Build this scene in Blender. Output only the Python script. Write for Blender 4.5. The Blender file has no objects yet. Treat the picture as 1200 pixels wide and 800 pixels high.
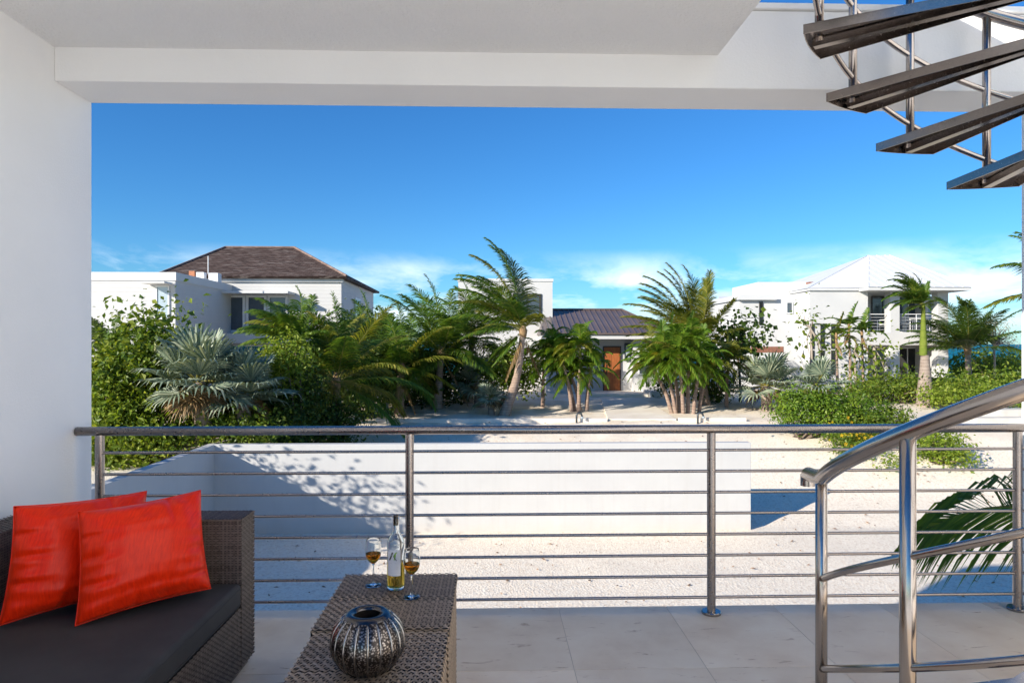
import bpy, math, random
import numpy as np
from mathutils import Vector, Matrix

# ------------------------------------------------------------------ camera, sky, sun, exposure
scene = bpy.context.scene
col = scene.collection
R = math.radians
YAW = R(1.72); CAMZ = 1.563; FPX = 800.0; HZ = 403.0
cam_d = bpy.data.cameras.new('camera'); cam = bpy.data.objects.new('camera', cam_d); col.objects.link(cam)
cam.location = (0, 0, CAMZ); cam.rotation_euler = (R(90), 0, -YAW)
cam_d.sensor_width = 36; cam_d.lens = 24; cam_d.shift_y = 3 / 1200
cam_d.clip_start = 0.05; cam_d.clip_end = 20000
scene.camera = cam

SUN = Vector((1.92, 1.47, -1.0)).normalized()          # direction the light travels
SUN_EL = math.asin(-SUN.z); SUN_AZ = math.atan2(-SUN.x, -SUN.y)
world = bpy.data.worlds.new('World'); scene.world = world; world.use_nodes = True
wn = world.node_tree; wn.nodes.clear()
def N(nt, typ, **kw):
    n = nt.nodes.new(typ)
    for k, v in kw.items():
        if k.startswith('i_'):
            n.inputs[int(k[2:]) if k[2:].isdigit() else k[2:].replace('_', ' ')].default_value = v
        else:
            setattr(n, k, v)
    return n
def L(nt, a, b): nt.links.new(a, b)
sky = N(wn, 'ShaderNodeTexSky', sky_type='NISHITA', sun_disc=False, sun_elevation=SUN_EL, sun_rotation=SUN_AZ % (2 * math.pi),
        altitude=0, air_density=1.0, dust_density=0.3, ozone_density=3.0)
hs = N(wn, 'ShaderNodeHueSaturation', i_Saturation=1.2, i_Value=1.0)
L(wn, sky.outputs[0], hs.inputs['Color'])
tint = N(wn, 'ShaderNodeMixRGB', blend_type='MULTIPLY', i_0=1.0); tint.inputs[2].default_value = (.33, .61, .83, 1); L(wn, hs.outputs[0], tint.inputs[1])
tc = N(wn, 'ShaderNodeTexCoord')
mp = N(wn, 'ShaderNodeMapping'); mp.inputs['Scale'].default_value = (3.2, 3.2, 10.0); mp.inputs['Location'].default_value = (0.6, 0.35, 0.2)
L(wn, tc.outputs['Generated'], mp.inputs[0])
nz = N(wn, 'ShaderNodeTexNoise', i_Scale=1.5, i_Detail=8.0, i_Roughness=0.6, i_Distortion=0.35); L(wn, mp.outputs[0], nz.inputs['Vector'])
rp = N(wn, 'ShaderNodeValToRGB'); rp.color_ramp.elements[0].position = 0.40; rp.color_ramp.elements[1].position = 0.64
L(wn, nz.outputs[0], rp.inputs[0])
sx = N(wn, 'ShaderNodeSeparateXYZ'); L(wn, tc.outputs['Generated'], sx.inputs[0])
band = N(wn, 'ShaderNodeValToRGB'); cr = band.color_ramp
cr.elements[0].position = 0.0; cr.elements[0].color = (0.25,) * 3 + (1,)
cr.elements[1].position = 0.135; cr.elements[1].color = (0, 0, 0, 1)
e = cr.elements.new(0.03); e.color = (0.8,) * 3 + (1,)
e = cr.elements.new(0.085); e.color = (0.95,) * 3 + (1,)
L(wn, sx.outputs[2], band.inputs[0])
mu = N(wn, 'ShaderNodeMath', operation='MULTIPLY'); L(wn, rp.outputs[0], mu.inputs[0]); L(wn, band.outputs[0], mu.inputs[1])
mx = N(wn, 'ShaderNodeMixRGB'); mx.inputs[2].default_value = (6.6, 7.2, 7.8, 1)
L(wn, mu.outputs[0], mx.inputs[0]); L(wn, tint.outputs[0], mx.inputs[1])
bg = N(wn, 'ShaderNodeBackground', i_Strength=0.081); L(wn, mx.outputs[0], bg.inputs[0])
L(wn, bg.outputs[0], N(wn, 'ShaderNodeOutputWorld').inputs[0])

sun_d = bpy.data.lights.new('sun', 'SUN'); sun_d.energy = 3.0; sun_d.angle = R(0.53); sun_d.color = (1.0, 0.92, 0.80)
sun_o = bpy.data.objects.new('sun', sun_d); col.objects.link(sun_o); sun_o.location = (-30, -25, 30)
sun_o.rotation_euler = SUN.to_track_quat('-Z', 'Y').to_euler()

vs = scene.view_settings
vs.view_transform = 'Standard'; vs.look = 'None'; vs.gamma = 1; vs.use_curve_mapping = False; vs.exposure = 1.36
scene.cycles.use_denoising = True
scene.cycles.max_bounces = 10; scene.cycles.diffuse_bounces = 6; scene.cycles.transmission_bounces = 10
scene.cycles.transparent_max_bounces = 12; scene.cycles.sample_clamp_indirect = 6
scene.cycles.caustics_refractive = False; scene.cycles.caustics_reflective = False

# ------------------------------------------------------------------ pixel -> direction helpers
def ray(px, py):
    u = (px - 600) / FPX; v = (HZ - py) / FPX
    return Vector((math.sin(YAW) + u * math.cos(YAW), math.cos(YAW) - u * math.sin(YAW), v))
def PY(px, py, y):
    d = ray(px, py); t = y / d.y
    return Vector((d.x * t, y, CAMZ + d.z * t))
def PZ(px, py, z):
    d = ray(px, py); t = (z - CAMZ) / d.z
    return Vector((d.x * t, d.y * t, z))
def sstep(a, b, x):
    t = min(1, max(0, (x - a) / (b - a))); return t * t * (3 - 2 * t)
def lerp_pts(pts, x):
    if x <= pts[0][0]: return pts[0][1]
    for (a, b), (c, d) in zip(pts, pts[1:]):
        if x <= c: return b + (d - b) * (x - a) / (c - a)
    return pts[-1][1]
PROF = [(16.3, -2.85), (18, -2.62), (20, -2.12), (22, -1.55), (24.0, -1.16), (28, -1.0), (33, -0.8), (55, -0.8), (70, -1.6), (95, -5), (140, -8)]
def zg(x, y):
    z = lerp_pts(PROF, y)
    if x < -6.5:
        s = sstep(20, 26, y); zl = -1.35
        z = zl * (1 - s) + max(z, -1.2) * s if y < 26 else z
    if x > 3 and y > 24: z -= 0.0
    return z
def G(px, py):
    d = ray(px, py); t = 5.0
    while t < 200:
        p = d * t
        if CAMZ + p.z <= zg(p.x, p.y): break
        t += 0.03
    return Vector((p.x, p.y, zg(p.x, p.y)))

# ------------------------------------------------------------------ materials
MATS = {}
def new_mat(name):
    m = bpy.data.materials.new(name); m.use_nodes = True; m.node_tree.nodes.clear(); MATS[name] = m
    return m, m.node_tree
def pbsdf(nt, color=(.8, .8, .8), rough=.6, metal=0.0, spec=.5):
    b = N(nt, 'ShaderNodeBsdfPrincipled'); b.inputs['Base Color'].default_value = (*color, 1)
    b.inputs['Roughness'].default_value = rough; b.inputs['Metallic'].default_value = metal
    b.inputs['Specular IOR Level'].default_value = spec
    o = N(nt, 'ShaderNodeOutputMaterial'); L(nt, b.outputs[0], o.inputs[0])
    return b, o
def coords(nt, scale=(1, 1, 1), kind='Object'):
    t = N(nt, 'ShaderNodeTexCoord'); m = N(nt, 'ShaderNodeMapping'); m.inputs['Scale'].default_value = scale
    L(nt, t.outputs[kind], m.inputs[0]); return m.outputs[0]
def noise(nt, vec, scale, detail=4, rough=.55, dist=0):
    n = N(nt, 'ShaderNodeTexNoise', i_Scale=scale, i_Detail=detail, i_Roughness=rough, i_Distortion=dist)
    if vec is not None: L(nt, vec, n.inputs['Vector'])
    return n.outputs[0]
def ramp(nt, fac, stops):
    r = N(nt, 'ShaderNodeValToRGB'); c = r.color_ramp
    while len(c.elements) < len(stops): c.elements.new(0.5)
    for e, (p, q) in zip(c.elements, stops):
        e.position = p; e.color = (*q, 1) if len(q) == 3 else q
    L(nt, fac, r.inputs[0]); return r.outputs[0]
def bump(nt, h, b, strength=.3, dist=.01):
    n = N(nt, 'ShaderNodeBump', i_Strength=strength, i_Distance=dist); L(nt, h, n.inputs['Height']); L(nt, n.outputs[0], b.inputs['Normal'])
def mixc(nt, fac, a, b, mode='MIX'):
    m = N(nt, 'ShaderNodeMixRGB', blend_type=mode)
    for i, v in ((0, fac), (1, a), (2, b)):
        if isinstance(v, (int, float)): m.inputs[i].default_value = v
        elif isinstance(v, tuple): m.inputs[i].default_value = (*v, 1)
        else: L(nt, v, m.inputs[i])
    return m.outputs[0]
def mat_noise(name, c1, c2, scale, rough=.7, metal=0, bscale=None, bstr=.3, bdist=.01, spec=.5, stretch=(1, 1, 1), detail=5, lo=.35, hi=.65):
    m, nt = new_mat(name); b, o = pbsdf(nt, c1, rough, metal, spec); v = coords(nt, stretch)
    f = noise(nt, v, scale, detail); L(nt, ramp(nt, f, [(lo, c1), (hi, c2)]), b.inputs['Base Color'])
    if bscale: bump(nt, noise(nt, v, bscale, 6, .6), b, bstr, bdist)
    return m
mat_noise('stucco', (.83, .825, .815), (.86, .855, .845), 1.3, .85, bscale=90, bstr=.35, bdist=.004, spec=.2)
mat_noise('wall_render', (.71, .705, .695), (.74, .735, .725), 1.3, .85, bscale=70, bstr=.3, bdist=.004, spec=.2)
def mat_stained():
    m, nt = new_mat('stained_render'); b, o = pbsdf(nt, (.72, .715, .70), .85, 0, .2); v = coords(nt)
    base = ramp(nt, noise(nt, v, 1.1, 5), [(.3, (.50, .495, .485)), (.7, (.54, .535, .52))])
    streak = ramp(nt, noise(nt, coords(nt, (6, 6, .35)), 1.3, 6, .65), [(.50, (0, 0, 0)), (.75, (1, 1, 1))])
    s = N(nt, 'ShaderNodeSeparateXYZ'); L(nt, v, s.inputs[0])
    low = N(nt, 'ShaderNodeMath', operation='MULTIPLY_ADD', i_1=.5); L(nt, noise(nt, v, 4, 6, .7), low.inputs[0]); L(nt, s.outputs[2], low.inputs[2])
    splash = ramp(nt, low.outputs[0], [(.22, (1, 1, 1)), (.52, (0, 0, 0))])
    fs_ = N(nt, 'ShaderNodeMath', operation='MULTIPLY', i_1=.16); L(nt, streak, fs_.inputs[0])
    c = mixc(nt, fs_.outputs[0], base, (.40, .37, .33))
    f2_ = N(nt, 'ShaderNodeMath', operation='MULTIPLY', i_1=.35); L(nt, splash, f2_.inputs[0])
    c = mixc(nt, f2_.outputs[0], c, (.55, .46, .36)); L(nt, c, b.inputs['Base Color'])
    bump(nt, noise(nt, v, 60, 6, .6), b, .35, .006)
mat_stained()
mat_noise('ceiling_plaster', (.84, .835, .83), (.86, .855, .85), 2.0, .9, bscale=55, bstr=.9, bdist=.012, spec=.1)
mat_noise('house_white', (.55, .545, .535), (.60, .595, .58), .6, .8, bscale=40, bstr=.2, bdist=.01, spec=.2)
mat_noise('sandy_concrete', (.74, .65, .54), (.84, .76, .65), 1.6, .9, bscale=40, bstr=.3, bdist=.008, spec=.1)
mat_noise('concrete', (.55, .52, .47), (.66, .63, .57), 2.2, .85, bscale=50, bstr=.3, bdist=.006, spec=.2)
mat_noise('fascia_white', (.58, .58, .57), (.63, .63, .62), 1, .6)
mat_noise('frame_white', (.72, .73, .73), (.76, .76, .76), 3, .5)
mat_noise('soffit', (.74, .73, .71), (.78, .77, .75), 1, .8)
mat_noise('dark_frame', (.03, .026, .024), (.045, .04, .036), 3, .5)
mat_noise('bounce_stone', (.82, .80, .76), (.86, .84, .80), 3, .7)  # extra pale for the unseen rear tiles, to reflect sunlight onto the ceiling
mat_noise('grout', (.50, .41, .32), (.58, .48, .38), 6, .9)
mat_noise('rubber', (.02, .02, .02), (.03, .03, .03), 10, .7)
mat_noise('copper_flashing', (.28, .12, .07), (.2, .09, .06), 5, .6)

def mat_siding():
    m, nt = new_mat('siding'); b, o = pbsdf(nt, (.8, .8, .78), .75, 0, .2); v = coords(nt)
    s = N(nt, 'ShaderNodeSeparateXYZ'); L(nt, v, s.inputs[0])
    k = N(nt, 'ShaderNodeMath', operation='MULTIPLY', i_1=6.0); L(nt, s.outputs[2], k.inputs[0])
    f = N(nt, 'ShaderNodeMath', operation='FRACT'); L(nt, k.outputs[0], f.inputs[0])
    L(nt, ramp(nt, noise(nt, v, .7), [(.3, (.54, .535, .525)), (.7, (.59, .585, .57))]), b.inputs['Base Color'])
    bump(nt, ramp(nt, f.outputs[0], [(0, (0, 0, 0)), (.12, (.85, .85, .85)), (1, (1, 1, 1))]), b, .6, .012)
mat_siding()
def mat_travertine():
    m, nt = new_mat('travertine'); b, o = pbsdf(nt, (.6, .55, .5), .55, 0, .25); v = coords(nt, kind='Object')
    oi = N(nt, 'ShaderNodeObjectInfo'); va = N(nt, 'ShaderNodeVectorMath', operation='ADD')
    sc = N(nt, 'ShaderNodeVectorMath', operation='SCALE'); sc.inputs['Scale'].default_value = 3.0
    L(nt, oi.outputs['Location'], sc.inputs[0]); L(nt, v, va.inputs[0]); L(nt, sc.outputs[0], va.inputs[1])
    base = ramp(nt, noise(nt, va.outputs[0], 2.6, 6, .6), [(.3, (.75, .59, .43)), (.5, (.84, .69, .52)), (.72, (.90, .77, .60))])
    st = N(nt, 'ShaderNodeMapping'); st.inputs['Scale'].default_value = (1.0, 3.2, 1); L(nt, va.outputs[0], st.inputs[0])
    pits = ramp(nt, noise(nt, st.outputs[0], 6, 6, .68, .8), [(.60, (0, 0, 0)), (.68, (1, 1, 1))])
    brown = ramp(nt, noise(nt, va.outputs[0], 5, 3), [(.42, (0, 0, 0)), (.62, (1, 1, 1))])
    pm = N(nt, 'ShaderNodeMath', operation='MULTIPLY'); L(nt, pits, pm.inputs[0]); L(nt, brown, pm.inputs[1])
    c = mixc(nt, pm.outputs[0], base, (.42, .25, .14))
    rnd = N(nt, 'ShaderNodeMapRange', i_3=.92, i_4=1.06); L(nt, oi.outputs['Random'], rnd.inputs[0])
    c = mixc(nt, 1.0, c, rnd.outputs[0], 'MULTIPLY')
    L(nt, c, b.inputs['Base Color']); bump(nt, noise(nt, va.outputs[0], 30, 6), b, .12, .004)
mat_travertine()
def mat_ground():
    m, nt = new_mat('gravel_and_sand'); b, o = pbsdf(nt, (.7, .65, .6), .95, 0, .1)
    v = coords(nt)
    vo = N(nt, 'ShaderNodeTexVoronoi', i_Scale=24.0, i_Randomness=1.0); L(nt, v, vo.inputs['Vector'])
    stone = ramp(nt, vo.outputs['Color'], [(0, (.68, .56, .43)), (.3, (.83, .72, .575)), (.8, (.90, .81, .67))])
    spots = ramp(nt, noise(nt, v, 7, 6, .8), [(.60, (0, 0, 0)), (.70, (1, 1, 1))])
    grav = mixc(nt, spots, stone, (.34, .27, .22))
    sand = ramp(nt, noise(nt, v, 1.1, 7, .6), [(.3, (.72, .59, .44)), (.5, (.81, .70, .56)), (.7, (.87, .79, .67))])
    litter = ramp(nt, noise(nt, v, 3.3, 8, .7), [(.62, (0, 0, 0)), (.72, (1, 1, 1))])
    sand = mixc(nt, litter, sand, (.33, .22, .13))
    s = N(nt, 'ShaderNodeSeparateXYZ'); L(nt, v, s.inputs[0])
    wob = N(nt, 'ShaderNodeMath', operation='MULTIPLY_ADD', i_1=3.0); L(nt, noise(nt, v, .5), wob.inputs[0]); L(nt, s.outputs[1], wob.inputs[2])
    mr = N(nt, 'ShaderNodeMapRange', i_1=22.6, i_2=24.8); L(nt, wob.outputs[0], mr.inputs[0])
    c = mixc(nt, mr.outputs[0], grav, sand); L(nt, c, b.inputs['Base Color'])
    h = N(nt, 'ShaderNodeMath', operation='MULTIPLY_ADD', i_1=1.6); L(nt, noise(nt, v, 7, 8, .7), h.inputs[0]); L(nt, vo.outputs['Distance'], h.inputs[2])
    bump(nt, h.outputs[0], b, .35, .03)
mat_ground()
def mat_sea():
    m, nt = new_mat('sea_water'); b, o = pbsdf(nt, (.01, .17, .22), .7, 0, .08); v = coords(nt, (.02, .004, 1))
    L(nt, ramp(nt, noise(nt, v, 3, 4), [(.35, (.004, .12, .19)), (.7, (.01, .24, .30))]), b.inputs['Base Color'])
    bump(nt, noise(nt, coords(nt, (.6, .6, .6)), 1.0, 5), b, .4, .3)
mat_sea()
def mat_steel(name, c, r0, r1, stretch):
    m, nt = new_mat(name); b, o = pbsdf(nt, c, .25, 1.0); v = coords(nt, stretch)
    f = noise(nt, v, 60, 4, .6); L(nt, ramp(nt, f, [(.2, (r0,) * 3), (.8, (r1,) * 3)]), b.inputs['Roughness'])
    L(nt, ramp(nt, noise(nt, coords(nt), 1.5, 3, .5), [(.3, tuple(x * .9 for x in c)), (.7, c)]), b.inputs['Base Color'])
mat_steel('steel', (.40, .355, .335), .26, .30, (1, 1, 1))
mat_steel('steel_stair', (.46, .41, .375), .16, .22, (1, 1, 1))
mat_steel('steel_tread', (.33, .29, .265), .18, .30, (1, 1, 1))
def mat_wicker(name, c1, c2):
    m, nt = new_mat(name); b, o = pbsdf(nt, c1, .5, 0, .3)
    g = N(nt, 'ShaderNodeNewGeometry'); v = coords(nt)
    f = noise(nt, v, 55, 3, .6)
    ad = N(nt, 'ShaderNodeMath', operation='MULTIPLY_ADD', i_1=.5); L(nt, g.outputs['Random Per Island'], ad.inputs[0]); L(nt, f, ad.inputs[2])
    L(nt, ramp(nt, ad.outputs[0], [(.35, c1), (.95, c2)]), b.inputs['Base Color'])
    bump(nt, noise(nt, v, 400, 2), b, .15, .001)
mat_wicker('wicker_dark', (.075, .055, .045), (.175, .132, .108))
mat_wicker('wicker_table', (.20, .145, .095), (.42, .31, .215))
mat_noise('wicker_backing', (.008, .007, .006), (.016, .013, .012), 40, .8)
mat_noise('cushion_fabric', (.040, .038, .039), (.055, .052, .052), 3, .85, bscale=500, bstr=.25, bdist=.001, spec=.25)
def mat_silk():
    m, nt = new_mat('red_silk'); b, o = pbsdf(nt, (.62, .03, .008), .36, 0, .22)
    b.inputs['Sheen Weight'].default_value = .1; b.inputs['Sheen Tint'].default_value = (1, .35, .15, 1)
    v = coords(nt, (40, 5, 5)); f = noise(nt, v, 4, 6, .7)
    L(nt, ramp(nt, f, [(.3, (.66, .013, .002)), (.7, (.92, .034, .003))]), b.inputs['Base Color'])
    bump(nt, f, b, .25, .002)
mat_silk()
def mat_glass(name, c=(1, 1, 1), rough=0.0, ior=1.45, thin=False):
    m, nt = new_mat(name)
    g = N(nt, 'ShaderNodeBsdfGlass', i_Roughness=rough, i_IOR=ior); g.inputs[0].default_value = (*c, 1)
    o = N(nt, 'ShaderNodeOutputMaterial'); L(nt, g.outputs[0], o.inputs[0])
mat_glass('clear_glass', (.97, .985, .99)); mat_glass('wine', (.92, .50, .12), ior=1.34); mat_glass('bottle_wine', (.90, .72, .30), ior=1.34)
def mat_window(name, c, rough=.06):
    m, nt = new_mat(name); b, o = pbsdf(nt, c, rough, 0, .8)
    L(nt, ramp(nt, noise(nt, coords(nt), .9, 3), [(.3, c), (.7, tuple(x * 1.5 for x in c))]), b.inputs['Base Color'])
mat_window('window_glass', (.05, .065, .08)); mat_window('teal_glass', (.02, .16, .2)); mat_window('pale_glass', (.30, .36, .40)); mat_window('blue_glass', (.10, .16, .24)); mat_window('black_glass', (.012, .013, .015))
def mat_shingle():
    m, nt = new_mat('wood_shingle'); b, o = pbsdf(nt, (.1, .06, .05), .9, 0, .15)
    v = coords(nt)
    br = N(nt, 'ShaderNodeTexBrick', offset=.5, i_Scale=1.0); br.inputs['Brick Width'].default_value = .26; br.inputs['Row Height'].default_value = .17
    br.inputs['Mortar Size'].default_value = .012; br.inputs['Color1'].default_value = (.052, .034, .028, 1); br.inputs['Color2'].default_value = (.105, .072, .060, 1); br.inputs['Mortar'].default_value = (.02, .012, .01, 1)
    L(nt, v, br.inputs['Vector'])
    pale = ramp(nt, noise(nt, coords(nt, (.5, 2, 2)), 3.2, 7, .7), [(.52, (0, 0, 0)), (.68, (1, 1, 1))])
    L(nt, mixc(nt, pale, br.outputs[0], (.21, .175, .155)), b.inputs['Base Color']); bump(nt, br.outputs[1], b, -.6, .03)
mat_shingle()
mat_noise('metal_roof_brown', (.11, .082, .074), (.145, .11, .10), .8, .36, 0.0, spec=.6)
mat_noise('metal_roof_white', (.70, .70, .69), (.74, .74, .73), .8, .4, 0.0)
def mat_door():
    m, nt = new_mat('door_wood'); b, o = pbsdf(nt, (.3, .09, .03), .45, 0, .4); f = noise(nt, coords(nt, (9, 9, .7)), 3, 6, .6, .5)
    L(nt, ramp(nt, f, [(.3, (.26, .075, .022)), (.7, (.44, .15, .045))]), b.inputs['Base Color'])
mat_door()
def mat_leaf(name, c1, c2, c3=None, trans=.35, rough=.45, patch=1.2):
    m, nt = new_mat(name)
    g = N(nt, 'ShaderNodeNewGeometry'); v = coords(nt)
    ad = N(nt, 'ShaderNodeMath', operation='MULTIPLY_ADD', i_1=.55); L(nt, g.outputs['Random Per Island'], ad.inputs[0])
    sb = N(nt, 'ShaderNodeMath', operation='MULTIPLY', i_1=.62); L(nt, noise(nt, v, patch, 3), sb.inputs[0]); L(nt, sb.outputs[0], ad.inputs[2])
    stops = [(.25, c1), (.65, c2)] + ([(.86, c3)] if c3 else [])
    c = ramp(nt, ad.outputs[0], stops)
    b = N(nt, 'ShaderNodeBsdfPrincipled'); b.inputs['Roughness'].default_value = rough; b.inputs['Specular IOR Level'].default_value = .35; L(nt, c, b.inputs['Base Color'])
    t = N(nt, 'ShaderNodeBsdfTranslucent'); L(nt, mixc(nt, 1.0, c, (1.5, 1.35, .55), 'MULTIPLY'), t.inputs[0])
    mx_ = N(nt, 'ShaderNodeMixShader', i_0=trans); L(nt, b.outputs[0], mx_.inputs[1]); L(nt, t.outputs[0], mx_.inputs[2])
    L(nt, mx_.outputs[0], N(nt, 'ShaderNodeOutputMaterial').inputs[0])
mat_leaf('leaf_bright', (.10, .165, .016), (.20, .285, .026), (.34, .39, .06), trans=.4)
mat_leaf('leaf_mid', (.065, .125, .014), (.135, .205, .02), (.26, .30, .04), trans=.4)
mat_leaf('leaf_dark', (.028, .062, .010), (.062, .11, .015), (.13, .18, .025))
mat_leaf('leaf_hedge', (.06, .12, .012), (.13, .23, .018), (.24, .32, .03))
mat_leaf('palm_leaf', (.045, .11, .018), (.11, .20, .026), (.25, .30, .04), trans=.42)
mat_leaf('palm_leaf_yellow', (.085, .12, .014), (.19, .21, .025), (.40, .34, .07), trans=.4)
mat_leaf('palm_leaf_bright', (.07, .155, .016), (.155, .27, .026), (.30, .37, .045), trans=.45)
mat_leaf('fan_silver', (.13, .18, .125), (.25, .30, .205), (.40, .43, .30), trans=.15)
mat_leaf('dry_leaf', (.18, .11, .05), (.28, .18, .08), (.4, .28, .14), trans=.2)
mat_leaf('petal_yellow', (.6, .38, .01), (.7, .45, .02), trans=.2)
mat_noise('palm_rachis', (.16, .17, .03), (.26, .22, .05), 2, .5)
def mat_trunk(name, c1, c2, rings=11, br=.55):
    m, nt = new_mat(name); b, o = pbsdf(nt, c1, .9, 0, .15); v = coords(nt)
    s = N(nt, 'ShaderNodeSeparateXYZ'); L(nt, v, s.inputs[0])
    ad = N(nt, 'ShaderNodeMath', operation='MULTIPLY_ADD', i_1=float(rings)); L(nt, s.outputs[2], ad.inputs[0]); L(nt, noise(nt, v, 2.5), ad.inputs[2])
    f = N(nt, 'ShaderNodeMath', operation='FRACT'); L(nt, ad.outputs[0], f.inputs[0])
    base = ramp(nt, noise(nt, v, 6, 6, .65), [(.3, c1), (.7, c2)])
    dark = ramp(nt, f.outputs[0], [(0, (br,) * 3), (.16, (1, 1, 1)), (.9, (1, 1, 1)), (1, (br,) * 3)])
    L(nt, mixc(nt, 1.0, base, dark, 'MULTIPLY'), b.inputs['Base Color']); bump(nt, dark, b, .5, .02)
mat_trunk('coconut_trunk', (.25, .175, .13), (.44, .34, .27)); mat_trunk('ringed_trunk', (.25, .19, .15), (.38, .31, .26), 7)
mat_trunk('green_shaft', (.11, .16, .02), (.19, .22, .04), 3, .8); mat_trunk('slim_trunk', (.24, .16, .12), (.38, .28, .22), 9)
mat_noise('bark', (.10, .07, .05), (.2, .15, .11), 6, .9, bscale=20, bstr=.5, bdist=.01)
mat_noise('dry_fibre', (.22, .13, .06), (.34, .22, .11), 8, .9)
def mat_hammered():
    m, nt = new_mat('hammered_silver'); b, o = pbsdf(nt, (.30, .27, .255), .34, 1.0)
    vo = N(nt, 'ShaderNodeTexVoronoi', i_Scale=150.0, feature='F1'); L(nt, coords(nt), vo.inputs['Vector'])
    bump(nt, vo.outputs['Distance'], b, -1.0, .006)
    L(nt, ramp(nt, vo.outputs['Distance'], [(.15, (.42, .37, .34)), (.55, (.05, .043, .04))]), b.inputs['Base Color'])
mat_hammered()
mat_noise('dark_silver', (.10, .095, .095), (.14, .13, .13), 8, .22, 1.0)
mat_noise('smooth_silver', (.26, .25, .25), (.32, .31, .3), 8, .14, 1.0); mat_noise('dark_inside', (.02, .015, .012), (.03, .024, .02), 8, .6)
mat_noise('label_paper', (.74, .73, .75), (.80, .79, .80), 20, .6); mat_noise('ink_black', (.015, .015, .015), (.02, .02, .02), 9, .6)
mat_noise('ink_green', (.22, .42, .02), (.32, .52, .05), 9, .6); mat_noise('ink_grey', (.42, .41, .43), (.46, .45, .47), 9, .6)
mat_noise('ridge_tile', (.16,.10,.08),(.26,.18,.15),4,.9)
mat_noise('terracotta', (.40, .15, .07), (.5, .2, .1), 8, .8); mat_noise('lamp_dark', (.03, .04, .05), (.05, .06, .07), 4, .4)
mat_noise('bare_twig', (.26, .21, .16), (.38, .32, .26), 7, .9); mat_noise('mulch', (.20, .11, .06), (.33, .2, .11), 9, .95)

# ------------------------------------------------------------------ mesh helpers
rng = random.Random(7)
class MB:
    def __init__(s): s.v = []; s.f = []
    def add(s, vs_, fs_):
        o = len(s.v); s.v += [tuple(x) for x in vs_]; s.f += [tuple(i + o for i in f) for f in fs_]; return s
    def box(s, lo, hi):
        (a, b, c), (d, e, f) = lo, hi
        return s.add([(a, b, c), (d, b, c), (d, e, c), (a, e, c), (a, b, f), (d, b, f), (d, e, f), (a, e, f)],
                     [(0, 3, 2, 1), (4, 5, 6, 7), (0, 1, 5, 4), (1, 2, 6, 5), (2, 3, 7, 6), (3, 0, 4, 7)])
    def obox(s, c, ax, ay, az):
        c, ax, ay, az = map(Vector, (c, ax, ay, az))
        p = [c + i * ax + j * ay + k * az for k in (-1, 1) for i, j in ((-1, -1), (1, -1), (1, 1), (-1, 1))]
        return s.add(p, [(0, 3, 2, 1), (4, 5, 6, 7), (0, 1, 5, 4), (1, 2, 6, 5), (2, 3, 7, 6), (3, 0, 4, 7)])
    def prism(s, poly, z0, z1):
        n = len(poly); vs_ = [(x, y, z0) for x, y in poly] + [(x, y, z1) for x, y in poly]
        return s.add(vs_, [tuple(range(n - 1, -1, -1)), tuple(range(n, 2 * n))] + [(i, (i + 1) % n, n + (i + 1) % n, n + i) for i in range(n)])
    def tube(s, pts, r, n=10, caps=True):
        pts = [Vector(p) for p in pts]; rs = r if isinstance(r, (list, tuple)) else [r] * len(pts)
        up = Vector((0, 0, 1)); prev = None; vs_ = []; fs_ = []
        for i, p in enumerate(pts):
            t = (pts[min(i + 1, len(pts) - 1)] - pts[max(i - 1, 0)]).normalized()
            if prev is None:
                a = t.cross(up) if abs(t.z) < .95 else t.cross(Vector((1, 0, 0)))
            else: a = prev - t * prev.dot(t)
            a.normalize(); b = t.cross(a); prev = a
            for k in range(n):
                q = 2 * math.pi * k / n; vs_.append(p + (a * math.cos(q) + b * math.sin(q)) * rs[i])
        for i in range(len(pts) - 1):
            for k in range(n): fs_.append((i * n + k, i * n + (k + 1) % n, (i + 1) * n + (k + 1) % n, (i + 1) * n + k))
        if caps: fs_ += [tuple(range(n - 1, -1, -1)), tuple(range((len(pts) - 1) * n, len(pts) * n))]
        return s.add(vs_, fs_)
    def lathe(s, prof, c=(0, 0, 0), n=32, rfun=None):
        c = Vector(c); vs_ = []; fs_ = []
        for i, (r, z) in enumerate(prof):
            for k in range(n):
                q = 2 * math.pi * k / n; rr = r * (rfun(q, i) if rfun else 1); vs_.append((c.x + rr * math.cos(q), c.y + rr * math.sin(q), c.z + z))
        for i in range(len(prof) - 1):
            for k in range(n): fs_.append((i * n + k, i * n + (k + 1) % n, (i + 1) * n + (k + 1) % n, (i + 1) * n + k))
        return s.add(vs_, fs_)
    def build(s, name, mat, parent=None, smooth=False, bevel=0, kind=None, label=None):
        org = world_loc(parent) if parent else Vector((0, 0, 0))
        me = bpy.data.meshes.new(name)
        me.from_pydata([(x - org.x, y - org.y, z - org.z) for x, y, z in s.v], [], s.f)
        me.materials.append(MATS[mat]); 
        if smooth: me.polygons.foreach_set('use_smooth', [True] * len(me.polygons))
        me.update()
        o = bpy.data.objects.new(name, me); col.objects.link(o)
        if parent: o.parent = parent
        if bevel:
            b = o.modifiers.new('bevel', 'BEVEL'); b.width = bevel; b.segments = 2; b.limit_method = 'ANGLE'
        if smooth and not bevel:
            pass
        if kind: o['kind'] = kind
        if label: o['label'] = label
        return o
def world_loc(o):
    v = Vector((0, 0, 0))
    while o: v = v + o.location; o = o.parent
    return v
def tag(o, label, cat, group=None):
    o['label'] = label; o['category'] = cat
    if group: o['group'] = group
    return o
def thing(name, label, cat, loc, group=None):
    o = bpy.data.objects.new(name, None); col.objects.link(o); o.location = loc; o.empty_display_size = .2
    return tag(o, label, cat, group)
def struct(o): o['kind'] = 'structure'; return o
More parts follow.
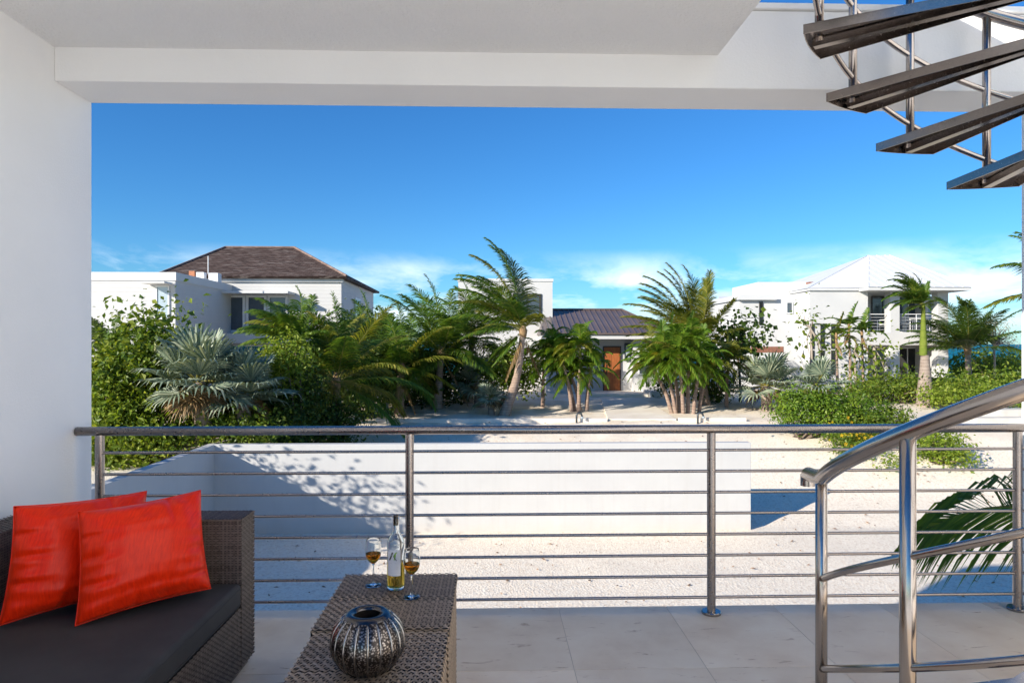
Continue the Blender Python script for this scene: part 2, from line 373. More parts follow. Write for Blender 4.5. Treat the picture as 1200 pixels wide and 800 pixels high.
def auto_smooth(o, ang=35):
    m = o.data; m.polygons.foreach_set('use_smooth', [True] * len(m.polygons)); m.set_sharp_from_angle(angle=R(ang)); return o

# ------------------------------------------------------------------ ground and sea
def make_ground():
    def axis(lo, hi, fine_lo, fine_hi, fine, coarse, extra):
        a = list(np.arange(lo, fine_lo, coarse)) + list(np.arange(fine_lo, fine_hi, fine)) + list(np.arange(fine_hi, hi + .1, coarse))
        a = [x for x in a if all(abs(x - e) > .04 for e in extra)] + extra
        return sorted(a)
    xs = axis(-220, 260, -26, 30, .4, 6, [-6.58, -6.46]); ys = axis(-60, 140, 8, 40, .4, 4, [16.1, 16.25])
    rr = random.Random(3); vs_ = []
    for y in ys:
        for x in xs:
            j = (rr.random() - .5) * (.035 if y < 22 else .09) if (8 < y < 40 and -26 < x < 30) else 0
            vs_.append((x, y, zg(x, y) + j))
    n = len(xs); fs_ = [(j * n + i, j * n + i + 1, (j + 1) * n + i + 1, (j + 1) * n + i) for j in range(len(ys) - 1) for i in range(n - 1)]
    m = MB(); m.v = vs_; m.f = fs_; o = m.build('ground', 'gravel_and_sand', smooth=True); struct(o)
make_ground()
m = MB(); m.add([(-9000, 60, -4), (9000, 60, -4), (9000, 16000, -4), (-9000, 16000, -4)], [(0, 1, 2, 3)]); struct(m.build('sea', 'sea_water'))

# ------------------------------------------------------------------ our own villa: balcony
WX = -2.348; BY0, BY1 = 3.74, 4.08; BZ = 2.975; CZ = 3.157; RZ = 3.41; OX = 1.25; CXR = 3.24; GZ = -2.85
villa = thing('white_villa', 'white stucco covered balcony with ceiling, deep beam and tiled floor', 'building', (0, 0, 0))
m = MB().box((WX - .35, 2.0, GZ), (WX, BY1, RZ)).box((WX - .35, -1.1, GZ), (WX, 1.999, 3.9)); m.build('wall', 'stucco', villa)  # second box: unseen rear length, raised to keep direct sun off the railing
MB().box((CXR + .36, -9, -.3), (CXR + .66, BY0, 6.5)).build('wall', 'stucco', villa)  # unseen wall, added tall to bounce sunlight into the balcony
MB().box((WX, 3.3, GZ), (CXR + .36, 3.6, -.28)).build('wall', 'stucco', villa)
MB().box((CXR + .06, -9, GZ), (CXR + .36, 3.3, -.285)).build('wall', 'stucco', villa)
MB().box((WX, BY0, BZ), (CXR + .36, BY1, RZ)).build('beam', 'stucco', villa, bevel=.006)
MB().box((WX - .02, BY0 - .02, RZ + .002), (CXR + .38, BY1 + .03, RZ + .035)).build('coping', 'stucco', villa, bevel=.004)
cm = MB().box((WX, 2.0, CZ), (OX, BY0, RZ - .01)); cm.build('ceiling', 'ceiling_plaster', villa)
MB().box((.95, 2.0, RZ - .02), (OX - .01, 3.72, RZ + .68)).build('unseen_shade_block', 'stucco', villa)  # unseen block added above the ceiling edge to shade the beam
MB().box((CXR, BY0 + .002, -.05), (CXR + .35, BY1 - .002, BZ + .01)).build('column', 'stucco', villa)
slab = MB().box((WX, -9, -.28), (CXR + .36, 4.02, -.002)).build('balcony_slab', 'grout', villa)  # carried back out of view as an added open terrace that catches sun
# floor tiles with recessed joints
tx = [PZ(p, 717, 0).x for p in (656, 785)]; pitch = tx[1] - tx[0]
x0 = tx[0] - 6 * pitch; rows = [4.05, 3.27] + [3.27 - .64 * i for i in range(1, 20)]
for r0, r1 in zip(rows[1:], rows):
    for i in range(14):
        a, b = max(x0 + i * pitch, WX), min(x0 + (i + 1) * pitch, CXR + .36)
        if b - a < .05: continue
        t = MB().box((a + .0015 - (a + b) / 2, r0 + .0015 - (r0 + r1) / 2, -.04), (b - .0015 - (a + b) / 2, r1 - .0015 - (r0 + r1) / 2, 0))
        o = t.build('tile', 'travertine' if r1 > 1.3 else 'bounce_stone'); o.parent = slab; o.location = ((a + b) / 2, (r0 + r1) / 2, rng.uniform(-.0003, .0003))  # unseen rear rows made paler as a sunlight reflector
        bv = o.modifiers.new('bevel', 'BEVEL'); bv.width = .0008; bv.segments = 1

# ------------------------------------------------------------------ courtyard white wall (L shaped)
WT = -.77
cw = thing('courtyard_wall', 'white rendered L-shaped courtyard wall standing in pale gravel below the balcony', 'wall', (0, 16.1, GZ))
p_end = PZ(880, 621, GZ)
WYF = p_end.y
side = MB().box((-6.62, 3.0, GZ - .2), (-6.42, WYF, WT)); side.build('wall', 'stained_render', cw, bevel=.01)
MB().box((-6.62, WYF, GZ - .2), (p_end.x, WYF + .22, WT - .001)).build('wall', 'stained_render', cw, bevel=.01)

# ------------------------------------------------------------------ balcony railing
RY = 3.93
rail = thing('balcony_railing', 'brushed steel balcony railing with eight thin horizontal bars', 'railing', (0, RY, 0))
xl = PY(90, 503, RY).x; posts = [PY(p, 600, RY).x for p in (117, 480, 833.5, 1192.5)]
MB().tube([(xl, RY, 1.07), (CXR, RY, 1.07)], .0255, 20).build('top_rail', 'steel', rail, smooth=True)
MB().lathe([(0, .004), (.03, .004), (.034, 0), (.034, -.012), (.03, -.016)], (0, 0, 0), 20)
for x in posts:
    p = auto_smooth(MB().tube([(x, RY, 0), (x, RY, 1.05)], .0245, 20).build('post', 'steel', rail))
    auto_smooth(MB().lathe([(0, .016), (.052, .016), (.055, .012), (.055, .0), (0, 0)], (x, RY, .0005), 28).build('base_flange', 'smooth_silver', p))
spans = [(WX, posts[0])] + list(zip(posts, posts[1:])) + [(posts[-1], CXR)]
for i in range(8):
    z = .948 - i * .1219
    for a, b in spans:
        if a == WX: continue
        MB().tube([(a, RY, z), (b, RY, z)], .0085, 10, False).build('cross_bar', 'steel', rail, smooth=True)

# ------------------------------------------------------------------ spiral stair
SC = Vector((2.385, 2.565, 0)); SR = 1.09
stair = thing('spiral_staircase', 'polished steel spiral staircase with tray treads and curved handrail', 'staircase', (SC.x, SC.y, 0))
def sp(th, r, z): return Vector((SC.x + r * math.cos(R(th)), SC.y + r * math.sin(R(th)), z))
RATE = .193 / 22.2
def nose(th): return -.70 + RATE * (th - 85)      # rail reference height, th in unrolled degrees
MB().tube([(SC.x, SC.y, 0), (SC.x, SC.y, 4.5)], .065, 24).build('centre_pole', 'steel_stair', stair, smooth=True)
AW = 18.5
for n in range(1, 18):
    tip = 200.8 + 22.2 * (n - 1); zb = .28 + .193 * (n - 1); zt = zb + .042
    if n == 17: tip -= 4
    a0, a1 = tip - (AW if n > 2 else 10), tip; k = 5
    tr = MB(); ths = [a0 + (a1 - a0) * i / k for i in range(k + 1)]
    ri = .075; th_ = .004
    wi0 = tip - AW * .5
    inner = [sp(a0 - 5, ri + .0, 0), sp(a1 + 5, ri, 0)]
    outl = [sp(t, SR, 0) for t in ths]
    poly = [(p.x, p.y) for p in [inner[0]] + outl + [inner[1]]]
    cx_ = sum(p[0] for p in poly) / len(poly); cy_ = sum(p[1] for p in poly) / len(poly)
    tr.prism(poly, zt - th_, zt)
    # lips: long thin walls round the tray
    for i in range(len(poly)):
        a, b = Vector((*poly[i], 0)), Vector((*poly[(i + 1) % len(poly)], 0)); d = b - a; ln = d.length
        if ln < 1e-4: continue
        d.normalize(); nrm = Vector((-d.y, d.x, 0)); mid = (a + b) / 2
        if nrm.dot(Vector((cx_, cy_, 0)) - mid) < 0: nrm = -nrm
        c = mid + nrm * .0035; c.z = (zb + zt) / 2 - .0005
        tr.obox(c, d * (ln / 2), nrm * .0025, (0, 0, (zt - zb) / 2 - .0005))
    o = tr.build('tread', 'steel_tread', stair)
    rib = MB(); a, b = sp(tip - AW * .55, .1, zb + .016), sp(tip - AW * .55, SR - .02, zb + .016); d = (b - a) / 2
    rib.obox((a + b) / 2, d, Vector((-d.y, d.x, 0)).normalized() * .02, (0, 0, .016)); rib.build('stiffener', 'steel_tread', o)
RP = SR - .045
def rail_pts(t0, t1, off, step=3): 
    k = max(2, int((t1 - t0) / step)); return [sp(t0 + (t1 - t0) * i / k, RP, nose(t0 + (t1 - t0) * i / k) + off) for i in range(k + 1)]
tdir = (sp(167, RP, 0) - sp(169, RP, 0)).normalized()
h0 = sp(168, RP, nose(168) + .985); end = h0 + tdir * .23 + Vector((0, 0, -.02))
hp = [end + Vector((0, 0, -.055)), end + Vector((0, 0, -.012)), end + Vector((0, 0, .0)) - tdir * .02, h0] + rail_pts(168, 568, .985)[1:]
auto_smooth(MB().tube(hp, .031, 20).build('handrail', 'steel_stair', stair))
for off in (.57, .2):
    MB().tube(rail_pts(168, 568, off), .0145 if True else 0, 12).build('mid_rail', 'steel_stair', stair, smooth=True)
p = sp(168, RP, 0); MB().tube([p, (p.x, p.y, nose(168) + .985)], .0235, 20).build('post', 'steel_stair', stair, smooth=True)
p = sp(198, RP, 0); MB().tube([(p.x, p.y, 0), (p.x, p.y, nose(198) + .985)], .0255, 20).build('post', 'steel_stair', stair, smooth=True)
for n in range(4, 17):
    th = 200.8 + 22.2 * (n - 1) - AW * .52; p = sp(th, RP, 0); z0 = .30 + .193 * (n - 1)
    MB().tube([(p.x, p.y, z0), (p.x, p.y, nose(th) + .985)], .0205, 16).build('baluster', 'steel_stair', stair, smooth=True)

# ------------------------------------------------------------------ woven furniture
def weave(mb, o, u, v, nrm, pu, pv, amp, wu=.5, wv=.76):
    """plain weave on the rectangle o + s*u + t*v : wefts run along u, warps along v"""
    o, u, v, nrm = map(Vector, (o, u, v, nrm)); lu, lv = u.length, v.length; uu, vv = u / lu, v / lv
    nu, nv = max(2, int(round(lu / pu))), max(2, int(round(lv / pv))); pu, pv = lu / nu, lv / nv
    for j in range(nv):
        vs_, fs_ = [], []; t = (j + .5) * pv
        for i in range(nu + 1):
            for s_ in ((i, 0),):
                h = amp * math.cos(math.pi * (i + j)); c = o + uu * (i * pu) + vv * t + nrm * (h + amp)
                vs_ += [c - vv * (pv * wv / 2), c + vv * (pv * wv / 2)]
            if i: k = 2 * i; fs_.append((k - 2, k, k + 1, k - 1))
        mb.add(vs_, fs_)
    for i in range(1, nu):
        vs_, fs_ = [], []
        for j in range(nv):
            h = -amp * .8 * math.cos(math.pi * (i + j)); c = o + uu * (i * pu) + vv * ((j + .5) * pv) + nrm * (h + amp)
            vs_ += [c - uu * (pu * wu / 2), c + uu * (pu * wu / 2)]
            if j: k = 2 * j; fs_.append((k - 2, k, k + 1, k - 1))
        mb.add(vs_, fs_)
SXF = PZ(298, 771, 0).x; SYF = PZ(298, 771, 0).y; AT = .175; AH = .737; SY0 = 1.35; SXB = WX + .03
sofa = thing('wicker_sofa', 'dark brown woven wicker sofa with charcoal seat cushion against the white wall', 'sofa', (-1.8, 2.4, 0))
CH0, CH1 = .325, .44
def wicker_box(name, lo, hi, parent, mat, pu=.017, pv=.0115, faces='xXyYZ', amp=.003):
    (a, b, c), (d, e, f) = lo, hi; g = .004
    core = MB().box((a + g, b + g, c + (g if c > .05 else 0)), (d - g, e - g, f - g)).build(name, 'wicker_backing', parent, bevel=.004)
    w = MB()
    if 'y' in faces: weave(w, (a, b + g, c), (d - a, 0, 0), (0, 0, f - c), (0, -1, 0), pu, pv, amp)
    if 'Y' in faces: weave(w, (a, e - g, c), (d - a, 0, 0), (0, 0, f - c), (0, 1, 0), pu, pv, amp)
    if 'X' in faces: weave(w, (d - g, b, c), (0, e - b, 0), (0, 0, f - c), (1, 0, 0), pu, pv, amp)
    if 'x' in faces: weave(w, (a + g, b, c), (0, e - b, 0), (0, 0, f - c), (-1, 0, 0), pu, pv, amp)
    if 'Z' in faces: weave(w, (a, b, f - g), (d - a, 0, 0), (0, e - b, 0), (0, 0, 1), pu, pv, amp)
    o = w.build('weave', mat, core, smooth=True, kind='stuff'); return core
wicker_box('armrest', (SXB, SYF - AT, .03), (SXF, SYF, AH), sofa, 'wicker_dark', faces='XyYZ')
wicker_box('armrest', (SXB, SY0 - AT, .03), (SXF, SY0, AH), sofa, 'wicker_dark', faces='XYZ')
wicker_box('backrest', (SXB, SY0, .03), (SXB + .17, SYF - AT, AH), sofa, 'wicker_dark', faces='XZ')
wicker_box('base', (SXB + .17, SY0, .03), (SXF, SYF - AT, CH0), sofa, 'wicker_dark', faces='X')
MB().box((SXB + .02, SY0 - .12, 0), (SXF - .02, SYF - .03, .032)).build('skid', 'smooth_silver', sofa)
cu = MB().box((SXB + .175, SY0 + .005, CH0), (SXF + .004, SYF - AT - .004, CH1)).build('seat_cushion', 'cushion_fabric', sofa)
bv = cu.modifiers.new('bevel', 'BEVEL'); bv.width = .022; bv.segments = 4
cu.data.polygons.foreach_set('use_smooth', [True] * len(cu.data.polygons))
pp = MB()
for zz in (CH0 + .022, CH1 - .022): pp.tube([(SXF + .0045, SY0 + .03, zz), (SXF + .0045, SYF - AT - .03, zz)], .0025, 6)
pp.build('piping', 'cushion_fabric', cu)

def pillow(name, label, bl, br_, tl, tr_, thick, seed):
    """square scatter cushion from its four corner points, pinched corners and creases"""
    rr = random.Random(seed); bl, br_, tl, tr_ = map(Vector, (bl, br_, tl, tr_)); c0 = (bl + br_) / 2
    nrm = (br_ - bl).cross(tl - bl).normalized(); n = 44; vs_ = {}; m = MB(); t = thing(name, label, 'pillow', c0)
    ph = [rr.uniform(0, 6.28) for _ in range(12)]
    def pt(i, j, sgn):
        u, v = i / n, j / n; a, b = 2 * u - 1, 2 * v - 1
        # edges pull inward between the corners
        ins = .034
        uu = .5 + .5 * a * (1 - ins * (1 - b * b) * abs(a) ** 2 * 1.6); vv = .5 + .5 * b * (1 - ins * (1 - a * a) * abs(b) ** 2 * 1.6)
        p = bl.lerp(br_, uu).lerp(tl.lerp(tr_, uu), vv)
        f = max(0, 1 - abs(a) ** 2.6) ** .55 * max(0, 1 - abs(b) ** 2.6) ** .55
        ed = max(abs(a), abs(b)); h = thick * f
        w = 0
        for k in range(4):
            w += math.sin(ph[k] + (9 + 5 * k) * (b if k % 2 else a) + 2.5 * math.sin(ph[k + 4] + 2 * (a if k % 2 else b))) * .25
        h += w * .016 * ed ** 2.2 * f * 2.0
        h += .006 * math.sin(ph[8] + 3 * a + 2 * b) * f
        for (cx_, cy_) in ((-1, .1), (-1, -.35), (-1, .5), (1, -.1), (.9, -.6), (-.2, -1), (.4, 1)):   # short creases from the seams
            dx, dy = a - cx_, b - cy_; q = abs(dy if abs(cx_) >= .9 else dx); l = abs(dx if abs(cx_) >= .9 else dy)
            h -= .030 * math.exp(-(q / .055) ** 2) * math.exp(-(l / .33) ** 2) * f ** .3 * (1 if f > 0 else 0)
        return p + nrm * (sgn * max(h, 0))
    idx = {}
    for sgn in (1, -1):
        for i in range(n + 1):
            for j in range(n + 1):
                brd = i in (0, n) or j in (0, n); key = (i, j, 0 if brd else sgn)
                if key not in idx: idx[key] = len(m.v); m.v.append(tuple(pt(i, j, sgn)))
    def k_(i, j, s): return idx[(i, j, 0 if (i in (0, n) or j in (0, n)) else s)]
    for s in (1, -1):
        for i in range(n):
            for j in range(n):
                q = (k_(i, j, s), k_(i + 1, j, s), k_(i + 1, j + 1, s), k_(i, j + 1, s)); m.f.append(q if s == 1 else q[::-1])
    cov = m.build('cover', 'red_silk', t, smooth=True)
    e = [m.v[k_(i, 0, 1)] for i in range(n + 1)] + [m.v[k_(n, j, 1)] for j in range(1, n + 1)] + [m.v[k_(i, n, 1)] for i in range(n - 1, -1, -1)] + [m.v[k_(0, j, 1)] for j in range(n - 1, 0, -1)]
    MB().tube(e + [e[0]], .0022, 6, False).build('seam', 'red_silk', t, smooth=True)
pl_bl, pl_br = PZ(88, 733, CH1 + .012), PZ(247, 689, CH1 + .03)
pillow('scatter_cushion', 'red silk scatter cushion in front, leaning in the sofa corner by the arm', pl_bl, pl_br,
       PY(91, 599, pl_bl.y + .10), PY(235, 574, pl_br.y + .10), .115, 1)
q_bl, q_br = PZ(-2, 733, CH1 + .012), PZ(168, 689, CH1 + .02)
pillow('scatter_cushion', 'red silk scatter cushion half hidden behind the other red cushion', q_bl, q_br,
       PY(16, 593, q_bl.y + .10), PY(172, 575, q_br.y + .12), .10, 2)

TZ = .52
tA_fl, tA_fr, tA_nr = PZ(405, 672, TZ), PZ(536, 672, TZ), PZ(527.5, 735, TZ)
TAX0, TAX1, TAY1, TAY0 = tA_fl.x, tA_fr.x, tA_fl.y, tA_nr.y
def wicker_table(label, x0, x1, y0, y1, zt):
    t = thing('wicker_table', label, 'table', ((x0 + x1) / 2, (y0 + y1) / 2, 0), 'wicker tables pushed end to end')
    wicker_box('body', (x0 + .006, y0 + .006, .02), (x1 - .006, y1 - .006, zt - .03), t, 'wicker_table', .0165, .012, 'Xy', .003)
    mid = (y0 + y1) / 2
    core = MB().box((x0, y0, zt - .034), (x1, y1, zt - .006)).build('tabletop', 'wicker_backing', t, bevel=.004)
    for a, b in ((y0, mid - .002), (mid + .002, y1)):
        w = MB(); weave(w, (x0, a, zt - .006), (x1 - x0, 0, 0), (0, b - a, 0), (0, 0, 1), .0165, .0195, .004, .46, .70)
        w.build('weave', 'wicker_table', core, smooth=True, kind='stuff')
    w = MB()
    weave(w, (x1 - .003, y0, zt - .034), (0, y1 - y0, 0), (0, 0, .03), (1, 0, 0), .0165, .011, .002)
    weave(w, (x0, y0 + .002, zt - .034), (x1 - x0, 0, 0), (0, 0, .03), (0, -1, 0), .0165, .011, .002)
    w.build('edge_weave', 'wicker_table', core, smooth=True, kind='stuff')
    for fx in (x0 + .03, x1 - .03):
        for fy in (y0 + .03, y1 - .03): MB().tube([(fx, fy, 0), (fx, fy, .025)], .014, 12).build('foot', 'rubber', t)
wicker_table('brown wicker table nearer the railing, carrying the bottle and wine glasses', TAX0, TAX1, TAY0, TAY1, TZ)
wicker_table('brown wicker table under the ribbed silver vase', TAX0 + .012, TAX1 - .004, TAY0 - .60, TAY0 - .008, TZ - .008)

def wine_glass(label, px, py, s=1.0, tip=0):
    c = PZ(px, py, TZ); c.z = TZ + .0025; t = thing('wine_glass', label, 'wine glass', c, 'wine glasses on the table')
    outer = [(.0005, .0), (.033, .0), (.034, .002), (.020, .004), (.007, .009), (.0042, .02), (.0036, .085), (.006, .094), (.012, .0985), (.018, .104), (.024, .111), (.029, .120), (.0328, .131), (.0345, .143), (.0348, .154), (.034, .165), (.0325, .178), (.0305, .190), (.029, .198)]
    inner = [(.0284, .1985), (.0296, .190), (.0315, .178), (.0329, .165), (.0337, .154), (.0334, .143), (.0317, .1315), (.0279, .121), (.0229, .1123), (.017, .1057), (.010, .101), (.0, .0985)]
    g = MB().lathe([(r * s, z * s) for r, z in outer + inner], c, 36).build('bowl', 'clear_glass', t); auto_smooth(g, 50)
    win = [(0, .0983), (.010, .1008), (.017, .1055), (.0229, .1121), (.0279, .1208), (.0317, .1313), (.0329, .1378), (0, .138)]
    w_ = MB().lathe([(r * s * 1.012, z * s) for r, z in win], c, 36).build('wine', 'wine', t); auto_smooth(w_, 40)
wine_glass('stemmed glass of amber wine, the one farther from the ribbed vase', 437.5, 686, 1.0)
wine_glass('stemmed glass of amber wine, the one nearer the ribbed vase', 482.5, 700, 1.0)
c = PZ(464, 689, TZ); c.z = TZ + .0025
bt = thing('wine_bottle', 'clear glass wine bottle with white label standing between two glasses', 'bottle', c)
ou = [(0, .004), (.020, .001), (.034, .0), (.037, .004), (.0375, .19), (.035, .205), (.026, .222), (.0165, .236), (.0142, .250), (.0140, .297), (.0158, .299), (.0158, .307), (.0140, .309)]
inn = [(.0105, .309), (.0105, .250), (.013, .237), (.022, .222), (.0322, .203), (.0345, .19), (.0345, .012), (.02, .012), (0, .022)]
auto_smooth(MB().lathe(ou + inn, c, 40).build('bottle_glass', 'clear_glass', bt), 40)
auto_smooth(MB().lathe([(0, .0215), (.02, .0115), (.0348, .0115), (.0348, .115), (0, .1152)], c, 40).build('wine', 'bottle_wine', bt), 40)
cork = MB().lathe([(0, .268), (.0103, .268), (.0103, .306), (0, .306)], c, 20).build('cork', 'dry_fibre', bt)
fa = math.atan2(-c.y, -c.x) - .28       # direction the label faces: towards the table's seating side
lab = MB(); k = 18; hw = R(46)
for z in (.062, .172):
    for i in range(k + 1):
        q = fa - hw + 2 * hw * i / k; lab.v.append((c.x + .0382 * math.cos(q), c.y + .0382 * math.sin(q), c.z + z))
lab.f = [(i, i + 1, k + 2 + i, k + 1 + i) for i in range(k)]
lab = lab.build('label', 'label_paper', bt, smooth=True)
def label_stroke(pts, w, mat, name):
    mb = MB(); vs_ = []
    for (s, z) in pts:
        for d in (-w / 2, w / 2):
            q = fa + (s + d) / .0382; vs_.append((c.x + .0388 * math.cos(q), c.y + .0388 * math.sin(q), c.z + z))
    mb.add(vs_, [(2 * i, 2 * i + 1, 2 * i + 3, 2 * i + 2) for i in range(len(pts) - 1)]); mb.build(name, mat, lab)
label_stroke([(-.019, .128), (-.012, .140), (-.004, .162)], .007, 'ink_black', 'mark_stroke')
label_stroke([(.000, .146), (.006, .138), (.013, .127)], .0035, 'ink_black', 'mark_stroke')
label_stroke([(.001, .143), (.006, .153), (.014, .163)], .006, 'ink_green', 'mark_leaf')
label_stroke([(.003, .130), (.008, .145), (.008, .160)], .004, 'ink_green', 'mark_leaf')
for z in (.114, .1, .094, .088): label_stroke([(-.012 if z > .11 else -.016, z), (-.012 if z > .11 else -.016, z + .002)], .001, 'ink_grey', 'print_line') if False else None
for z, hwid in ((.116, .011), (.099, .017), (.092, .015)):
    label_stroke([(0, z), (0, z + .0016)], hwid * 2, 'ink_grey', 'print_line')

vc = PZ(431, 783, TZ - .008); vc.z = TZ - .0075
vc.z = TZ - .0055
vz = thing('ribbed_vase', 'round ribbed dark silver vase with hammered panels standing on a wicker table', 'vase', vc)
prof = []
for i in range(37):
    a = -1.05 + (1.05 + 1.04) * i / 36; prof.append((.119 * math.cos(a) ** .9 if math.cos(a) > 0 else 0, .090 + .102 * math.sin(a)))
z0_ = prof[0][1]; prof = [(0, 0)] + [(r, z - z0_) for r, z in prof]; ztop = prof[-1][1]; rtop = prof[-1][0]
NR = 18
body = MB().lathe(prof, vc, NR * 10, lambda q, i: 1 - .035 * max(0, 1 - abs(((q * NR / (2 * math.pi)) % 1) - .5) * 0) * (1 - abs(math.sin(q * NR / 2)) ** .35))
body.build('body', 'hammered_silver', vz, smooth=True)
MB().lathe([(rtop + .012, ztop - .008), (rtop + .004, ztop + .002), (rtop - .006, ztop + .006), (rtop - .018, ztop + .004), (rtop - .022, ztop - .004)], vc, 48).build('rim', 'dark_silver', vz, smooth=True)
MB().lathe([(rtop - .021, ztop - .003), (rtop - .012, ztop - .03), (.09, .09), (.05, .02), (0, .015)], vc, 48).build('inside', 'dark_inside', vz, smooth=True)
for k in range(NR):
    q = 2 * math.pi * k / NR; pts = []
    for (r, z) in prof[2::3]: pts.append((vc.x + (r * .978) * math.cos(q), vc.y + (r * .978) * math.sin(q), vc.z + z))
    MB().tube(pts, .0042, 8).build('rib', 'smooth_silver', vz, smooth=True)

# ------------------------------------------------------------------ houses
def window(parent, x0, x1, y, z0, z1, pane='window_glass', frame='frame_white', mull=1, fw=.06, name='window', axis='y', trans=0):
    """framed window on a wall facing -Y (axis y) at plane y, or facing +X (axis x) at plane x=y"""
    def bx(a, b, c_, d, e0, e1): 
        return ((a, y - e1, c_), (b, y - e0, d)) if axis == 'y' else ((y + e0, a, c_), (y + e1, b, d))
    f = MB()
    for (a, b, c_, d) in ((x0, x1, z0, z0 + fw), (x0, x1, z1 - fw, z1), (x0, x0 + fw, z0 + fw, z1 - fw), (x1 - fw, x1, z0 + fw, z1 - fw)): f.box(*bx(a, b, c_, d, -.02, .05))
    o = f.build(name, frame, parent)
    w = (x1 - x0 - 2 * fw) / mull
    for i in range(mull):
        a = x0 + fw + i * w; MB().box(*bx(a + .004, a + w - .004, z0 + fw, z1 - fw, .004, .02)).build('pane', pane, o)
        if i: MB().box(*bx(a - fw * .4, a + fw * .4, z0 + fw, z1 - fw, .0, .045)).build('mullion', frame, o)
    return o
def hip_roof(parent, x0, x1, y0, y1, z0, rx0, rx1, ry, rz, mat, th=.12, name='roof'):
    v = [(x0, y0, z0), (x1, y0, z0), (x1, y1, z0), (x0, y1, z0), (rx0, ry, rz), (rx1, ry, rz)]
    f = [(0, 1, 5, 4), (1, 2, 5), (2, 3, 4, 5), (3, 0, 4)]; b = [(x, y, z - th) for x, y, z in v[:4]]
    m = MB().add(v + b, f + [(0, 6, 7, 1), (1, 7, 8, 2), (2, 8, 9, 3), (3, 9, 6, 0), (6, 9, 8, 7)])
    o = m.build(name, mat, parent); return o

# --- left house with brown shingle roof
GL = -1.5
lh = thing('shingle_roof_house', 'white house with dark brown shingled hip roof and flat-roofed front wing', 'building', (-12, 30, GL))
b1y = 26.0; c1 = PY(205.5, 320, b1y); c1b = PY(262, 400, 31.5)
bx1 = c1.x; z1 = c1.z; my = 31.5
mc = PY(400, 326, my); mx1 = mc.x; mz = mc.z; mx0 = PY(181, 321, 31.2).x + .3
MB().box((-26, b1y, GL), (bx1, my + 1, z1)).build('wall', 'siding', lh)
MB().box((-26.03, b1y - .04, z1 - .28), (bx1 + .04, my, z1 + .03)).build('coping', 'fascia_white', lh)
MB().box((mx0, my, GL), (mx1, 40, mz - .02)).build('wall', 'siding', lh)
wb0, wb1 = PY(263, 340, my).x, PY(338, 340, my).x
zt_, zb_ = PY(300, 346, my).z, PY(300, 388, my).z
MB().box((wb0 - .35, my - 1.1, zt_ + .02), (wb1 + .3, my - .02, zt_ + .12)).build('canopy', 'fascia_white', lh)
MB().box((wb0 - .1, my - .5, zb_ - .55), (wb1 + .3, my - .01, zb_ - .1)).build('sill_band', 'fascia_white', lh)
n3 = wb1 - wb0
for i in range(3): window(lh, wb0 + n3 * i / 3 + .03, wb0 + n3 * (i + 1) / 3 - .03, my, zb_ - .05, zt_, 'window_glass', 'frame_white', 1, .1)
window(lh, PY(268, 0, my).x, PY(330, 0, my).x, my, PY(0, 440, my).z, PY(0, 404, my).z, 'teal_glass', 'frame_white', 3, .07)
window(lh, PY(183, 0, b1y).x, PY(199, 0, b1y).x, b1y, PY(0, 374, b1y).z, PY(0, 334, b1y).z, 'pale_glass', 'frame_white', 1, .05)
MB().box((PY(174, 0, b1y).x, b1y - .7, PY(0, 333, b1y).z), (PY(203, 0, b1y).x, b1y - .05, PY(0, 331, b1y).z)).build('canopy', 'fascia_white', lh)
window(lh, 34.5, 36.0, mx1, 2.6, 3.9, 'pale_glass', 'frame_white', 1, .08, axis='x')
ry_ = 35.7; rl, rr_ = PY(264, 290, ry_), PY(345, 290, ry_)
rf = hip_roof(lh, mx0 - .3, mx1 + .3, my - .3, 40.3, mz + .06, rl.x, rr_.x, ry_, rl.z, 'wood_shingle', .1)
MB().tube([(rr_.x, ry_, rl.z + .02), (mx1 + .3, my - .3, mz + .08)], .06, 6).build('hip_cap', 'ridge_tile', rf)
MB().tube([(rl.x, ry_, rl.z + .02), (rr_.x, ry_, rl.z + .02)], .06, 6).build('ridge_cap', 'ridge_tile', rf)
MB().tube([(rl.x, ry_, rl.z + .02), (mx0 - .3, my - .3, mz + .08)], .06, 6).build('hip_cap', 'ridge_tile', rf)
MB().box((mx0, my - .12, mz - .18), (mx1 + .1, my - .005, mz + .0)).build('fascia', 'fascia_white', lh)
MB().tube([PY(244, 321, 29), PY(244, 300, 29)], .02, 6).build('aerial', 'frame_white', lh)
for px, w, hh in ((226, .12, .16), (236, .16, .10), (252, .2, .06)):
    p = PY(px, 322, 30.2); MB().box((p.x - w, p.y - w, z1 - .3), (p.x + w, p.y + w, p.z + hh)).build('roof_vent', 'terracotta' if px < 235 else 'frame_white', lh)

# --- centre house
GC = -.86
ch = thing('brown_metal_roof_house', 'low white house with brown metal hip roof, wooden door and square upper block', 'building', (4, 34, GC))
fy = 33.0; ex0, ex1 = PY(636, 390, fy - .6).x, PY(785, 390, fy - .6).x; ez = PY(700, 391, fy - .6).z
wx0, wx1 = PY(640, 400, fy).x, PY(778, 400, fy).x
dx0, dx1 = PY(706.5, 0, fy + .5).x, PY(727.5, 0, fy + .5).x
rec0, rec1 = PY(697, 0, fy).x, PY(742, 0, fy).x
fz = PY(0, 459, fy + .5).z
MB().box((wx0, fy, GC - .3), (rec0, fy + 6.5, ez - .25)).build('wall', 'house_white', ch)
MB().box((rec1, fy, GC - .3), (wx1, fy + 6.5, ez - .25)).build('wall', 'house_white', ch)
MB().box((rec0, fy + .5, GC - .3), (rec1, fy + 6.5, ez - .25)).build('wall', 'house_white', ch)
MB().box((ex0, fy - .6, ez - .26), (ex1, fy + 7.0, ez - .03)).build('fascia', 'fascia_white', ch, bevel=.02)
ry2 = fy + 3.4; a_, b_ = PY(640, 363, ry2), PY(729, 363, ry2)
